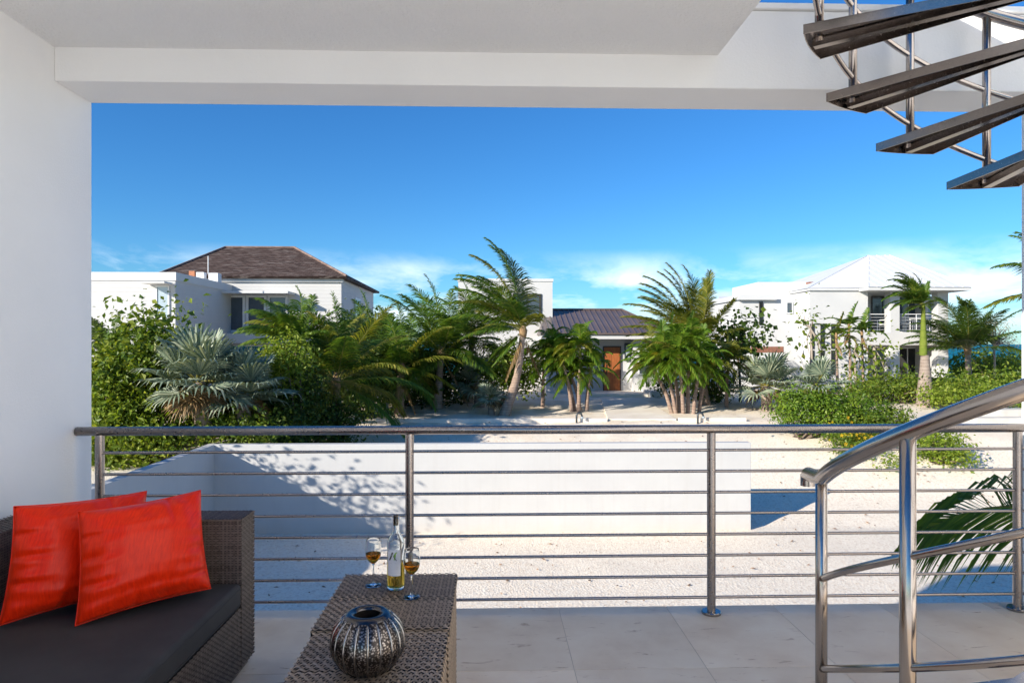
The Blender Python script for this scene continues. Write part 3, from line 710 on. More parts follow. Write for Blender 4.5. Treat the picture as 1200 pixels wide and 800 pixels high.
rf = hip_roof(ch, ex0 - .1, ex1 + .1, fy - .7, fy + 7.2, ez + .04, a_.x, b_.x, ry2, a_.z, 'metal_roof_brown', .08)
ns = 22
for i in range(ns + 1):
    x = ex0 + (ex1 - ex0) * i / ns; y0 = fy - .7; zz0 = ez + .05
    if x <= b_.x: p1 = Vector((x, ry2, a_.z + .01))
    else:
        t = (ex1 + .1 - x) / (ex1 + .1 - b_.x); p1 = Vector((x, y0 + (ry2 - y0) * t, zz0 + (a_.z - zz0) * t))
    p0 = Vector((x, y0, zz0)); d = (p1 - p0) / 2
    if d.length > .2: MB().obox((p0 + p1) / 2 + Vector((0, 0, .015)), d, (.018, 0, 0), (0, -.018 * .35, .024)).build('roof_seam', 'metal_roof_brown', rf)
for i in range(1, 9):
    t = i / 9; y = fy - .7 + (ry2 - fy + .7) * t
    p0 = Vector((ex1 + .1, y, ez + .05)); tt = t; p1 = Vector((ex1 + .1 - (ex1 + .1 - b_.x) * tt, y, ez + .05 + (a_.z - ez - .05) * tt)); d = (p1 - p0) / 2
    MB().obox((p0 + p1) / 2 + Vector((0, 0, .015)), d, (0, .018, 0), (0, 0, .024)).build('roof_seam', 'metal_roof_brown', rf)
MB().tube([(a_.x, ry2, a_.z + .03), (b_.x, ry2, a_.z + .03), (ex1 + .1, fy - .7, ez + .06)], .055, 6).build('ridge_cap', 'metal_roof_brown', rf)
dz1 = PY(0, 405.5, fy + .5).z
dr = MB().box((dx0 + .05, fy + .44, fz + .01), (dx1 - .05, fy + .49, dz1 - .06)).build('door', 'door_wood', ch)
df = MB().box((dx0, fy + .42, fz), (dx0 + .05, fy + .52, dz1)).box((dx1 - .05, fy + .42, fz), (dx1, fy + .52, dz1)).box((dx0 + .05, fy + .42, dz1 - .06), (dx1 - .05, fy + .52, dz1)); df.build('door_frame', 'dark_frame', dr)
dw = (dx1 - dx0 - .1)
for i in range(2):
    a = dx0 + .05 + dw * (.06 + .5 * i); MB().box((a, fy + .425, fz + .12), (a + dw * .38, fy + .44, dz1 - .2)).build('panel', 'door_wood', dr)
MB().tube([(dx0 + .16, fy + .40, fz + .8), (dx0 + .16, fy + .40, fz + 1.3)], .02, 8).build('handle', 'smooth_silver', dr)
lp = PY(735, 412, fy + .5)
wl = MB().box((lp.x - .14, fy + .36, lp.z - .45), (lp.x + .14, fy + .497, lp.z + .42)).build('wall_lamp', 'lamp_dark', ch, bevel=.02)
MB().box((lp.x - .09, fy + .345, lp.z - .36), (lp.x + .09, fy + .358, lp.z + .3)).build('lamp_glass', 'pale_glass', wl)
uy = 35.0; ux0, ux1 = PY(537, 0, uy).x, PY(647.5, 0, uy).x; uz = PY(600, 327, uy).z
MB().box((ux0, uy, GC - .3), (ux1, uy + 7, uz)).build('wall', 'house_white', ch)
MB().box((ux0 - .04, uy - .04, uz - .12), (ux1 + .04, uy + 7.04, uz + .02)).build('coping', 'fascia_white', ch)
window(ch, PY(601, 0, uy).x, PY(634.5, 0, uy).x, uy, PY(0, 371, uy).z, PY(0, 343, uy).z, 'window_glass', 'dark_frame', 2, .12)
window(ch, PY(748, 0, fy).x, PY(772, 0, fy).x, fy, PY(0, 440, fy).z, PY(0, 412, fy).z, 'window_glass', 'frame_white', 1, .06)
# entry platform, steps and path
es = thing('entry_steps', 'pale concrete entry platform with steps below the wooden door', 'steps', (dx0, 32, GC))
pz = fz
MB().box((PY(690, 0, 31.8).x, 31.3, GC - .4), (PY(757, 0, 31.8).x, fy + .498, pz - .003)).build('platform', 'sandy_concrete', es, bevel=.02)
MB().box((PY(688, 0, 31.8).x, 30.8, GC - .4), (PY(752, 0, 31.8).x, 31.29, pz - .17)).build('step', 'sandy_concrete', es, bevel=.02)
MB().box((PY(700, 0, 31.8).x, 30.3, GC - .4), (PY(750, 0, 31.8).x, 30.79, pz - .33)).build('step', 'sandy_concrete', es, bevel=.02)
MB().box((PY(760, 0, 31.4).x, 31.0, GC - .4), (PY(772, 0, 31.4).x, 32.9, pz + .12)).build('side_wall', 'house_white', es, bevel=.02)
# kerb wall along the planting bed and concrete path
def ground_strip(name, pts_l, pts_r, mat, lift, thick):
    m = MB(); vs_ = []
    for a, b in zip(pts_l, pts_r): vs_ += [(a[0], a[1], zg(*a) + lift), (b[0], b[1], zg(*b) + lift), (a[0], a[1], zg(*a) + lift - thick), (b[0], b[1], zg(*b) + lift - thick)]
    n = len(pts_l); fs_ = []
    for i in range(n - 1):
        k = 4 * i; fs_ += [(k, k + 1, k + 5, k + 4), (k + 2, k, k + 4, k + 6), (k + 1, k + 3, k + 7, k + 5)]
    fs_ += [(0, 2, 3, 1), (4 * n - 4, 4 * n - 3, 4 * n - 1, 4 * n - 2)]
    return m.add(vs_, fs_).build(name, mat)
pa0, pb0 = PY(712, 0, 24.2).x, PY(792, 0, 24.2).x
ys_ = [24.15, 26, 28, 29.5, 30.4]
pl_ = [(pa0 + (PY(704, 0, 30.4).x - pa0) * (y - 24.15) / 6.25, y) for y in ys_]; pr_ = [(pb0 + (PY(752, 0, 30.4).x - pb0) * (y - 24.15) / 6.25, y) for y in ys_]
struct(ground_strip('entry_path', pl_, pr_, 'sandy_concrete', .06, .35))
def kerb(label, xa, xb, y, w=.2, h=.13):
    n = max(2, int((xb - xa) / 1.0)); xs_ = [xa + (xb - xa) * i / n for i in range(n + 1)]
    m = MB()
    z = max(zg(xx, y) for xx in xs_)
    m.box((xa, y, z - .5), (xb, y + w, z + h)); o = m.build('kerb_wall', 'sandy_concrete', bevel=.015); tag(o, label, 'kerb'); return o
kerb('long low white kerb wall in front of the leaning coconut palm', PY(440, 0, 23.9).x, pa0 - .05, 23.9)
kerb('low white kerb wall right of the concrete path, before the clustered palms', pb0 + .05, PY(875, 0, 23.9).x, 23.9)
def path_light(label, px):
    p = PY(px, 494, 23.75); z = zg(p.x, 23.75) ; t = thing('path_light', label, 'light', (p.x, 23.75, z))
    MB().tube([(p.x - .1, 23.75, z - .05), (p.x - .1, 23.75, z + .30), (p.x - .04, 23.75, z + .36), (p.x + .06, 23.75, z + .34), (p.x + .1, 23.75, z + .24)], .035, 10).build('hood', 'lamp_dark', t, smooth=True)
    MB().tube([(p.x + .1, 23.75, z + .24), (p.x + .1, 23.75, z + .17)], [.035, .045], 10).build('lamp_glass', 'pale_glass', t, smooth=True)
path_light('dark hooded path light by the kerb below the three-stemmed palm clump', 679); path_light('dark hooded path light by the kerb below the many-stemmed palm clump', 821)
# sloping kerb on the left and low white ramp wall
a, b = G(400, 500), G(452, 478)
sk = MB().obox(((a + b) / 2) + Vector((0, 0, .0)), (b - a) / 2, Vector((-(b - a).y, (b - a).x, 0)).normalized() * .12, (0, 0, .22)).build('kerb_wall', 'house_white'); tag(sk, 'slanting white kerb wall beside the dark shrubs under the coconut palms', 'kerb')

# --- right house
GR = -.85
rh = thing('white_hip_roof_house', 'white two-storey house with pale metal hip roof and corner balconies', 'building', (18, 36, GR))
hy = 34.0
X_ = lambda px, y=hy: PY(px, 0, y).x
Z_ = lambda py, y=hy: PY(600, py, y).z
sl = X_(1017); col1a, col1b = X_(1043), X_(1054.5); col2a, col2b = X_(1099), X_(1111.5); left = X_(949)
ezr = Z_(337); f2 = Z_(389); c2 = Z_(404.5); gz_ = GR
back = hy + 2.2
MB().box((left, hy, gz_ - .4), (sl, hy + 9, ezr)).build('wall', 'house_white', rh)          # solid stair bay
MB().box((sl, back, gz_ - .4), (col2b, hy + 9, ezr)).build('wall', 'house_white', rh)       # set-back wall behind the balconies
MB().box((sl + .002, hy - .001, c2), (col2b, back - .002, f2)).build('balcony_slab', 'house_white', rh, bevel=.02)
MB().box((sl + .002, hy + .3, c2 - .02), (col2b - .2, back - .002, c2 - .003)).build('soffit', 'soffit', rh)
for a, b in ((col1a, col1b), (col2a, col2b)):
    MB().box((a, hy + .003, gz_ - .4), (b, hy + .5, c2 + .01)).build('column', 'house_white', rh, bevel=.015)
    MB().box((a, hy + .003, f2 - .01), (b, hy + .5, ezr - .1)).build('column', 'house_white', rh, bevel=.015)
MB().box((col2b - .35, hy + .5, gz_ - .4), (col2b - .002, back, c2 + .01)).build('side_wall', 'house_white', rh)
MB().box((col2b - .35, hy + 1.6, f2 - .01), (col2b - .002, back, ezr - .1)).build('side_wall', 'house_white', rh)
MB().box((sl - .5, hy - .9, ezr - .16), (col2b + .55, hy + 2.9, ezr - .002)).build('eave_slab', 'fascia_white', rh, bevel=.02)
MB().box((left - .1, hy - .1, ezr - .12), (sl - .51, hy + 9, ezr - .004)).build('eave_slab', 'fascia_white', rh, bevel=.02)
apx = PY(1030, 299, hy + 4.2)
xe0, xe1 = left - .15, col2b + .6
rv = [(xe0, hy - .12, ezr), (sl - .5, hy - .12, ezr + .02), (sl - .5, hy - .95, ezr), (xe1, hy - .95, ezr), (xe1, hy + 9.2, ezr), (xe0, hy + 9.2, ezr)]
rz_ = apx.z; rv2 = [(apx.x - .6, hy + 4.2, rz_), (apx.x + .6, hy + 4.2, rz_)]
roof = MB().add(rv + rv2, [(0, 1, 6), (1, 2, 6), (2, 3, 7, 6), (3, 4, 7), (4, 5, 6, 7), (5, 0, 6), (0, 5, 4, 3, 2, 1)]).build('roof', 'metal_roof_white', rh)
def seam_on(p0, p1): 
    p0, p1 = Vector(p0), Vector(p1); d = (p1 - p0) / 2
    if d.length > .15: MB().obox((p0 + p1) / 2 + Vector((0, 0, .02)), d, Vector((-d.y, d.x, 0)).normalized() * .012, (0, 0, .01)).build('roof_seam', 'metal_roof_white', roof)
A0, A1, T0, T1 = Vector(rv[2]), Vector(rv[3]), Vector(rv2[0]), Vector(rv2[1])
for i in range(0, 12):
    x = A0.x + (A1.x - A0.x) * i / 11; p0 = Vector((x, A0.y, A0.z))
    if x < T0.x: t = (x - A0.x) / (T0.x - A0.x)
    elif x > T1.x: t = (A1.x - x) / (A1.x - T1.x)
    else: t = 1
    seam_on(p0, (x, A0.y + (T0.y - A0.y) * t, A0.z + (T0.z - A0.z) * t))
for (p, q) in ((rv[0], rv2[0]), (rv[2], rv2[0]), (rv[3], rv2[1])): seam_on(p, q)
# glazing behind the balconies
window(rh, X_(1021, back), X_(1047, back), back, f2 + .02, ezr - .22, 'window_glass', 'dark_frame', 2, .05)
window(rh, X_(1051, back), X_(1077, back), back, f2 + .02, ezr - .22, 'window_glass', 'frame_white', 2, .05)
window(rh, X_(1079, back), X_(1098, back), back, f2 + .02, ezr - .22, 'blue_glass', 'frame_white', 1, .06)
window(rh, X_(1021, back), X_(1047, back), back, gz_ + .1, c2 - .12, 'window_glass', 'frame_white', 1, .06)
window(rh, X_(1051, back), X_(1075, back), back, gz_ + .1, c2 - .12, 'black_glass', 'frame_white', 2, .06)
window(rh, X_(1077, back), X_(1098, back), back, gz_ + .1, c2 - .12, 'blue_glass', 'frame_white', 1, .06)
# balcony rails
for a, b in ((sl + .05, col1a), (col1b, col2a)):
    rl_ = MB().tube([(a, hy + .2, f2 + .92), (b, hy + .2, f2 + .92)], .022, 8).build('balcony_rail', 'frame_white', rh)
    for i in range(5): MB().tube([(a, hy + .2, f2 + .14 + .155 * i), (b, hy + .2, f2 + .14 + .155 * i)], .008, 6).build('rail_bar', 'frame_white', rl_)
    k = max(2, int((b - a) / .9) + 1)
    for i in range(k): x = a + .02 + (b - a - .04) * i / (k - 1); MB().tube([(x, hy + .2, f2), (x, hy + .2, f2 + .92)], .018, 8).build('rail_post', 'frame_white', rl_)
# slit windows
for px in (951.5, 963.5, 976):
    for (t_, b__) in ((379, 408.5), (410.5, 439.5)):
        window(rh, X_(px - 2.2), X_(px + 2.2), hy, Z_(b__), Z_(t_), 'black_glass', 'dark_frame', 1, .02)
# stepped left wing
y2 = 35.2; wl0, wl1 = X_(866, y2), X_(950, y2)
MB().box((wl0, y2, gz_ - .4), (wl1 + .5, y2 + 6, Z_(350, y2))).build('wall', 'house_white', rh)
MB().box((X_(863.5, y2), y2 - .25, Z_(351, y2)), (X_(908, y2), y2 + 6, Z_(345.5, y2))).build('parapet', 'fascia_white', rh)
y3 = 36.2
MB().prism([(X_(889, y3), y3), (X_(947, y3), y3), (X_(947, y3), y3 + 4), (X_(889, y3), y3 + 4)], Z_(352, y3), Z_(329.5, y3)).build('wall', 'house_white', rh)
y4 = 39.0
MB().box((X_(842, y4), y4, gz_ - .4), (X_(872, y4), y4 + 4, Z_(362, y4))).build('wall', 'house_white', rh)
rf4 = MB().add([(X_(842, y4), y4 - .3, Z_(361, y4)), (X_(880, y4), y4 - .3, Z_(361, y4)), (X_(880, y4), y4 + 3, Z_(342, y4)), (X_(862, y4), y4 + 3, Z_(342, y4)), (X_(842, y4), y4 - .3, Z_(363, y4)), (X_(880, y4), y4 - .3, Z_(363, y4))],
               [(0, 1, 2, 3), (4, 5, 1, 0), (0, 3, 4), (1, 5, 2)]).build('roof', 'metal_roof_white', rh)
window(rh, X_(848, y4), X_(868, y4), y4, Z_(395, y4), Z_(366, y4), 'teal_glass', 'dark_frame', 2, .05)
window(rh, X_(889.5, y2), X_(893.8, y2), y2, Z_(380.5, y2), Z_(353, y2), 'black_glass', 'dark_frame', 1, .02)
window(rh, X_(921, y2), X_(929, y2), y2, Z_(367, y2), Z_(353, y2), 'window_glass', 'frame_white', 1, .05)
MB().box((X_(880, y2), y2 - .02, Z_(413, y2)), (X_(918, y2), y2 - .004, Z_(406, y2))).build('timber_band', 'copper_flashing', rh)
MB().box((X_(944.5, y3), y3 - .4, Z_(346, y3)), (X_(955.5, y3), y3 + 2.4, Z_(330, y3))).build('roof_flashing', 'copper_flashing', rh)
# balcony chairs and table of the right house
def deck_chair(label, x, y, face):
    t = thing('deck_chair', label, 'chair', (x, y, f2), 'white chairs on the upper balcony')
    ca, sa = math.cos(face), math.sin(face)
    def q(a, b, z): return (x + a * ca - b * sa, y + a * sa + b * ca, f2 + z)
    fx, fr = Vector((ca, sa, 0)), Vector((-sa, ca, 0))
    MB().obox(q(0, 0, .42), fx * .24, fr * .23, (0, 0, .02)).build('seat', 'frame_white', t)
    MB().obox(q(-.25, 0, .68), fx * .015 + Vector((0, 0, .0)), fr * .22, (Vector((0, 0, .2)) - fx * .05)).build('backrest', 'frame_white', t)
    for s in (-1, 1):
        MB().tube([q(.22, s * .24, 0), q(.22, s * .24, .64), q(-.26, s * .24, .66)], .02, 6).build('armrest', 'frame_white', t)
        MB().tube([q(-.24, s * .24, 0), q(-.24, s * .24, .5), q(-.32, s * .24, .92)], .02, 6).build('leg', 'frame_white', t)
    MB().tube([q(-.32, -.24, .92), q(-.32, .24, .92)], .02, 6).build('top_bar', 'frame_white', t)
deck_chair('white chair alone behind the narrow balcony bay', X_(1035, hy + .9), hy + .9, 2.4)
deck_chair('white balcony chair beside the corner column', X_(1092, hy + 1.1), hy + 1.1, 3.0)
deck_chair('white balcony chair turned towards the deck table', X_(1077, hy + 1.6), hy + 1.6, 3.9)
deck_chair('white balcony chair beside the narrow bay column', X_(1061, hy + 1.1), hy + 1.1, .3)
dt = thing('deck_table', 'small white square table among the balcony chairs', 'table', (X_(1069, hy + 1), hy + 1.0, f2))
dX = X_(1069, hy + 1)
MB().box((dX - .35, hy + .65, f2 + .70), (dX + .35, hy + 1.35, f2 + .74)).build('table_top', 'frame_white', dt)
for i in (-1, 1):
    for j in (-1, 1): MB().tube([(dX + .3 * i, hy + 1 + .3 * j, f2), (dX + .3 * i, hy + 1 + .3 * j, f2 + .7)], .022, 6).build('leg', 'frame_white', dt)
# low pale steps by the right hedge
gp = G(1172, 497)
st_ = thing('garden_steps', 'two low pale concrete garden steps beside the green hedge', 'steps', gp)
MB().box((gp.x - .9, gp.y, gp.z - .3), (gp.x + 2.2, gp.y + .6, gp.z + .22)).build('step', 'concrete', st_, bevel=.02)
MB().box((gp.x - .55, gp.y + .602, gp.z - .3), (gp.x + 2.2, gp.y + 1.3, gp.z + .45)).build('step', 'concrete', st_, bevel=.02)

# ------------------------------------------------------------------ vegetation
DOWN = Vector((0, 0, -1))
def frond(p0, d0, Ln, rr, droop=.9, wind=Vector((0, 0, 0)), nl=46, ll=.3, lw=.04, hang=.5, keel=.35, nseg=12, roll=0):
    """one feather leaf: (rachis MB, leaflet MB)"""
    d = Vector(d0).normalized(); p = Vector(p0); pts = [p.copy()]; dirs = [d.copy()]; st = Ln / nseg
    for i in range(nseg):
        s = (i + 1) / nseg
        d = (d + DOWN * (droop * .16 * s ** 1.1 * (1 - .5 * abs(d.z) * (d.z < 0))) + wind * (.13 * s)).normalized(); p = p + d * st; pts.append(p.copy()); dirs.append(d.copy())
    ra = MB().tube(pts, [max(.004, .016 * (Ln / 2.5) * (1 - .85 * i / nseg)) for i in range(nseg + 1)], 4, False)
    lf = MB()
    for k in range(nl):
        t = .14 + .86 * (k + .5) / nl; f = t * nseg; i = min(nseg - 1, int(f)); q = f - i
        base = pts[i].lerp(pts[i + 1], q); dd = dirs[i].lerp(dirs[i + 1], q).normalized()
        side = dd.cross(Vector((0, 0, 1))); side = side.normalized() if side.length > .05 else Vector((1, 0, 0)); upv = side.cross(dd)
        if roll: side, upv = side * math.cos(roll) + upv * math.sin(roll), upv * math.cos(roll) - side * math.sin(roll)
        prof = (.55 + .45 * math.sin(math.pi * min(1, t * 1.25) ** .8)) * (1 if t < .75 else 1 - (t - .75) * 1.9)
        for s in (-1, 1):
            l = Ln * ll * prof * rr.uniform(.85, 1.12); ang = R(62 - 34 * t + rr.uniform(-7, 7))
            v = (side * s * math.sin(ang) + dd * math.cos(ang) + upv * keel * rr.uniform(.4, 1.0)).normalized()
            a = base; w0 = lw * (.8 + .4 * rr.random()); chain = [a]; vv = v
            for j in range(3):
                vv = (vv + DOWN * hang * (.28 + .3 * j) + wind * (.07 + .05 * j)).normalized(); a = a + vv * (l / 3); chain.append(a)
            wdir = vv.cross(upv if abs(vv.dot(upv)) < .9 else side); wdir = (dd - vv * dd.dot(vv)); wdir = wdir.normalized() if wdir.length > .05 else side
            lf.add([chain[0] - wdir * w0 * .3, chain[0] + wdir * w0 * .3, chain[1] - wdir * w0 * .5, chain[1] + wdir * w0 * .5, chain[2] - wdir * w0 * .38, chain[2] + wdir * w0 * .38, chain[3]],
                   [(0, 1, 3, 2), (2, 3, 5, 4), (4, 5, 6)])
    return ra, lf
def add_frond(tree, *a, mat='palm_leaf', **k):
    ra, lf = frond(*a, **k); o = lf.build('frond', mat, tree); ra.build('rachis', 'palm_rachis', o, smooth=True); return o
def trunk_tube(parent, pts, radii, mat, name='trunk', seg=8, ring=0):
    # Catmull-Rom through the points
    P = [Vector(p) for p in pts]; P = [P[0] * 2 - P[1]] + P + [P[-1] * 2 - P[-2]]; out = []; rs = []
    for i in range(1, len(P) - 2):
        for k in range(seg):
            t = k / seg; a, b, c_, d = P[i - 1:i + 3]
            out.append(.5 * ((2 * b) + (c_ - a) * t + (2 * a - 5 * b + 4 * c_ - d) * t * t + (3 * b - a - 3 * c_ + d) * t ** 3)); rs.append(radii[i - 1] + (radii[i] - radii[i - 1]) * t)
    out.append(P[-2]); rs.append(radii[-1])
    if ring: rs = [r * (1 + ring * (1 if i % 2 else -1)) for i, r in enumerate(rs)]
    return MB().tube(out, rs, 12).build(name, mat, parent, smooth=True)
def palm(label, base, crown, nf, Ln, seed, wind=(0, 0, 0), mid=None, r0=.17, r1=.11, el=(-25, 80), droop=1.0, mat='palm_leaf', group=None, specs=None,
         name='coconut_palm', trunk='coconut_trunk', nl=76, ll=.3, lw=.033, hang=.62, dry=1, bias=None, flare=1.35, yellow=.12):
    rr = random.Random(seed); base, crown = Vector(base), Vector(crown); w = Vector(wind)
    t = thing(name, label, 'palm tree', base, group)
    pts = [base - Vector((0, 0, .25))] + ([Vector(mid)] if mid is not None else [base.lerp(crown, .5)]) + [crown]
    trunk_tube(t, pts, [r0 * flare, (r0 + r1) / 2, r1], trunk, seg=10, ring=.035)
    if specs is None:
        specs = []
        for i in range(nf):
            az = i * 137.5 + rr.uniform(-18, 18); e_ = el[1] + (el[0] - el[1]) * ((i + .5) / nf) ** .8 + rr.uniform(-8, 8); specs.append((az, e_, rr.uniform(.82, 1.1)))
    for (az, e_, s) in specs:
        d = Vector((math.cos(R(az)) * math.cos(R(e_)), math.sin(R(az)) * math.cos(R(e_)), math.sin(R(e_)))) + w * .25
        if bias: d = d + Vector(bias)
        mt = 'palm_leaf_yellow' if rr.random() < yellow else mat
        add_frond(t, crown + d.normalized() * .05, d, Ln * s, rr, droop=droop * rr.uniform(.8, 1.2), wind=w, nl=nl, ll=ll, lw=lw, hang=hang, mat=mt)
    for i in range(dry):
        az = rr.uniform(0, 360); add_frond(t, crown - Vector((0, 0, .1)), (math.cos(R(az)) * .5, math.sin(R(az)) * .5, -.8), Ln * .7, rr, droop=.6, nl=26, ll=ll * .8, lw=lw, hang=.8, mat='dry_leaf')
    MB().lathe([(.02, -.28), (r1 * 1.15, -.22), (r1 * 1.5, 0), (r1 * .9, .2), (.02, .32)], crown, 10).build('crown_base', 'dry_fibre', t, smooth=True)
    return t
W = Vector((-.85, .1, .12))            # trade wind blowing to -X
b = G(588, 487); cr_ = PY(613, 388, b.y)
palm('tall leaning coconut palm with fronds blown to one side above the sand bed', b, cr_, 0, 2.75, 11, W * .5, mid=PY(606, 440, b.y), r0=.165, r1=.105, nl=100, ll=.29, lw=.034, hang=.62, yellow=.22,
     specs=[(150, 88, 1.35), (100, 86, 1.25), (60, 82, 1.2), (185, 78, 1.25), (170, 66, 1.2), (200, 60, 1.15), (165, 52, 1.15), (190, 40, 1.1), (175, 28, 1.05), (215, 45, 1.0), (235, 62, 1.0), (140, 58, 1.0), (260, 45, .85), (205, 8, .85), (130, 15, .85),
            (300, 30, .7), (140, -35, .7), (200, -50, .6), ], droop=.85, dry=2)
b = G(467, 487)
palm('short coconut palm with dark trunk beside the slanting kerb wall', b, PY(470, 432, b.y), 27, 2.45, 12, W * .35, r0=.17, r1=.13, el=(-20, 85), droop=1.0, yellow=.3, dry=1)
b = PY(512, 476, 27.2); b.z = zg(b.x, b.y)
palm('coconut palm standing behind the short palm, fronds upright against the sky', b, PY(517, 415, 27.2), 29, 3.1, 13, W * .4, el=(-15, 88), droop=.85, yellow=.2)
b = PY(548, 476, 29); b.z = zg(b.x, b.y)
palm('coconut palm in front of the square white upper block', b, PY(553, 400, 29), 26, 2.8, 14, W * .5, el=(-25, 85), droop=.9)
b = PY(425, 478, 28.5); b.z = zg(b.x, b.y)
palm('coconut palm half buried in dark shrubs at the shingle roof house corner', b, PY(432, 415, 28.5), 26, 2.6, 21, W * .4, el=(-20, 85), droop=.9)
b = PY(340, 500, 21); b.z = zg(b.x, b.y)
palm('big coconut palm in front of the dark house windows, fronds bent by wind', b, PY(348, 402, 21), 0, 1.85, 15, W * .7, r0=.16, nl=70, ll=.36, lw=.033, hang=.7, yellow=.15,
     specs=[(170, 55, 1.0), (150, 30, 1.0), (190, 15, .95), (200, 65, .9), (100, 70, .95), (60, 45, .85), (0, 40, .8), (-30, 20, .8), (250, 30, .9), (290, 45, .8), (220, -10, .85), (130, -10, .85), (40, 5, .8), (-10, 70, .9), (310, 0, .7), (175, 75, 1.0), (160, 45, 1.0), (120, 45, .9), (210, 40, .9), (240, 60, .8), (80, 20, .8), (20, 60, .85), (180, 30, 1.0)], droop=.9)
b = PY(396, 505, 21.5); b.z = zg(b.x, b.y)
palm('wide coconut palm with yellowish arching fronds above the shrubs', b, PY(394, 448, 21.5), 30, 2.9, 16, W * .3, r0=.18, nl=74, ll=.28, lw=.033, hang=.6, el=(-25, 88), droop=.95, mat='palm_leaf', yellow=.4)
b = PY(828, 470, 28.5); b.z = zg(b.x, b.y)
palm('coconut palm with golden green crown rising behind the clustered palms', b, PY(815, 403, 28.5), 0, 3.1, 17, W * .75, nl=94, ll=.27, lw=.034, hang=.5, mat='palm_leaf_yellow', yellow=.6,
     specs=[(175, 75, 1.1), (160, 55, 1.1), (185, 40, 1.05), (200, 60, 1.0), (140, 20, .95), (90, 85, 1.1), (60, 80, 1.1), (20, 72, 1.1), (0, 60, 1.0), (-40, 60, .9), (250, 50, .9), (290, 30, .8), (170, 5, .8), (0, 20, .8), (220, 0, .7), (110, 45, 1.0), (10, 85, 1.15), (150, 80, 1.15), (170, 30, 1.0), (190, 68, 1.05), (40, 60, .95), (130, 65, 1.0), (215, 35, .9), (330, 40, .8), (150, 40, 1.0)], droop=.65)
b = PY(1136, 440, 32); b.z = zg(b.x, b.y)
palm('dark coconut palm beside the corner of the pale-roofed house', b, PY(1134, 410, 32), 26, 2.8, 18, W * .35, el=(10, 88), droop=.8, mat='leaf_dark', yellow=.03)
b = Vector((17.0, 19.5, zg(17, 19.5)))
palm('coconut palm beyond the balcony column, only frond tips in view', b, PY(1268, 345, 19.5), 0, 2.7, 19, W * .5,
     specs=[(180, 40, 1.0), (175, 5, 1.0), (200, -20, .9), (90, 60, 1), (0, 40, 1), (270, 40, 1), (45, 20, 1), (315, 20, 1), (230, 60, 1), (140, 70, .9)], droop=.8)
# near palm whose frond hangs beside the railing
nb = Vector((5.1, 5.2, GZ)); ncr = PY(1290, 585, 5.0)
np_ = palm('young coconut palm below the balcony with one frond reaching past the railing', nb, ncr, 0, 2.1, 20, W * .1, r0=.2, r1=.14, nl=40, ll=.40, lw=.042, hang=.62,
     specs=[(30, 5, .9), (-20, 10, .9), (-60, 5, .8), (70, -10, .7), (5, 30, .8)], droop=.8, yellow=0)

rr = random.Random(77)
add_frond(np_, PY(1285, 612, 5.0), (-1, -.12, .30), 1.65, rr, droop=1.0, nl=84, ll=.52, lw=.024, hang=.62, keel=.1, roll=R(-58), mat='palm_leaf')
# Christmas palms: slim multi-stem clumps
def clump(label, base_px, heads, Ln, seed, Y=None, mat='palm_leaf_bright'):
    rr = random.Random(seed); b = G(*base_px) if Y is None else PY(base_px[0], base_px[1], Y); b.z = zg(b.x, b.y)
    t = thing('clustered_palm', label, 'palm tree', b, 'slim clustered palms on the sand bed')
    for i, (px, py, dy, bx_) in enumerate(heads):
        c_ = PY(px, py, b.y + dy); s0 = PY(base_px[0] + bx_, base_px[1], b.y + dy * .3); s0.z = zg(s0.x, s0.y)
        trunk_tube(t, [s0 - Vector((0, 0, .2)), s0.lerp(c_, .5) + Vector(((s0.x - c_.x) * .12, 0, 0)), c_], [.085, .065, .05], 'slim_trunk', 'stem', ring=.04)
        for k in range(21):
            az = k * 137.5 + rr.uniform(-20, 20); e_ = 80 - 100 * (k / 20) ** .9 + rr.uniform(-8, 8)
            d = Vector((math.cos(R(az)) * math.cos(R(e_)), math.sin(R(az)) * math.cos(R(e_)), math.sin(R(e_)))) + W * .12
            add_frond(t, c_ + Vector((0, 0, .05)), d, Ln * 1.12 * rr.uniform(.85, 1.1), rr, droop=2.3, wind=W * .15, nl=42, ll=.34, lw=.036, hang=.6, mat=mat if rr.random() > .15 else 'palm_leaf_yellow', nseg=9)
        MB().tube([c_ - Vector((0, 0, .35)), c_ + Vector((0, 0, .1))], [.06, .045], 8).build('crownshaft', 'green_shaft', t, smooth=True)
clump('clump of slim palms before the wooden door house, four stems fanning from one base', (678, 483), [(659, 422, .1, -7), (680, 408, -.2, 0), (692, 434, .2, 9), (669, 440, .5, 3), (651, 412, .6, -3)], 1.15, 31)
clump('single slim palm beside the leaning coconut palm', (636, 477), [(637, 424, 0, 0)], 1.3, 32)
clump('clump of slim palms right of the entry path with many arching stems', (803, 485), [(776, 424, .2, -10), (795, 420, -.2, -2), (808, 405, .3, 3), (822, 428, .2, 9), (786, 412, .8, -6), (762, 428, 1.0, -14)], 1.3, 33)
clump('small slim palm between the many-stemmed clump and the silver fan palm', (818.5, 483), [(829, 440, .2, 0)], 1.1, 34)
clump('thin dark-stemmed palm with yellow-green leaves beside the silver fan palm', (851, 478), [(854, 424, .2, 0)], 1.1, 35, mat='palm_leaf_yellow')

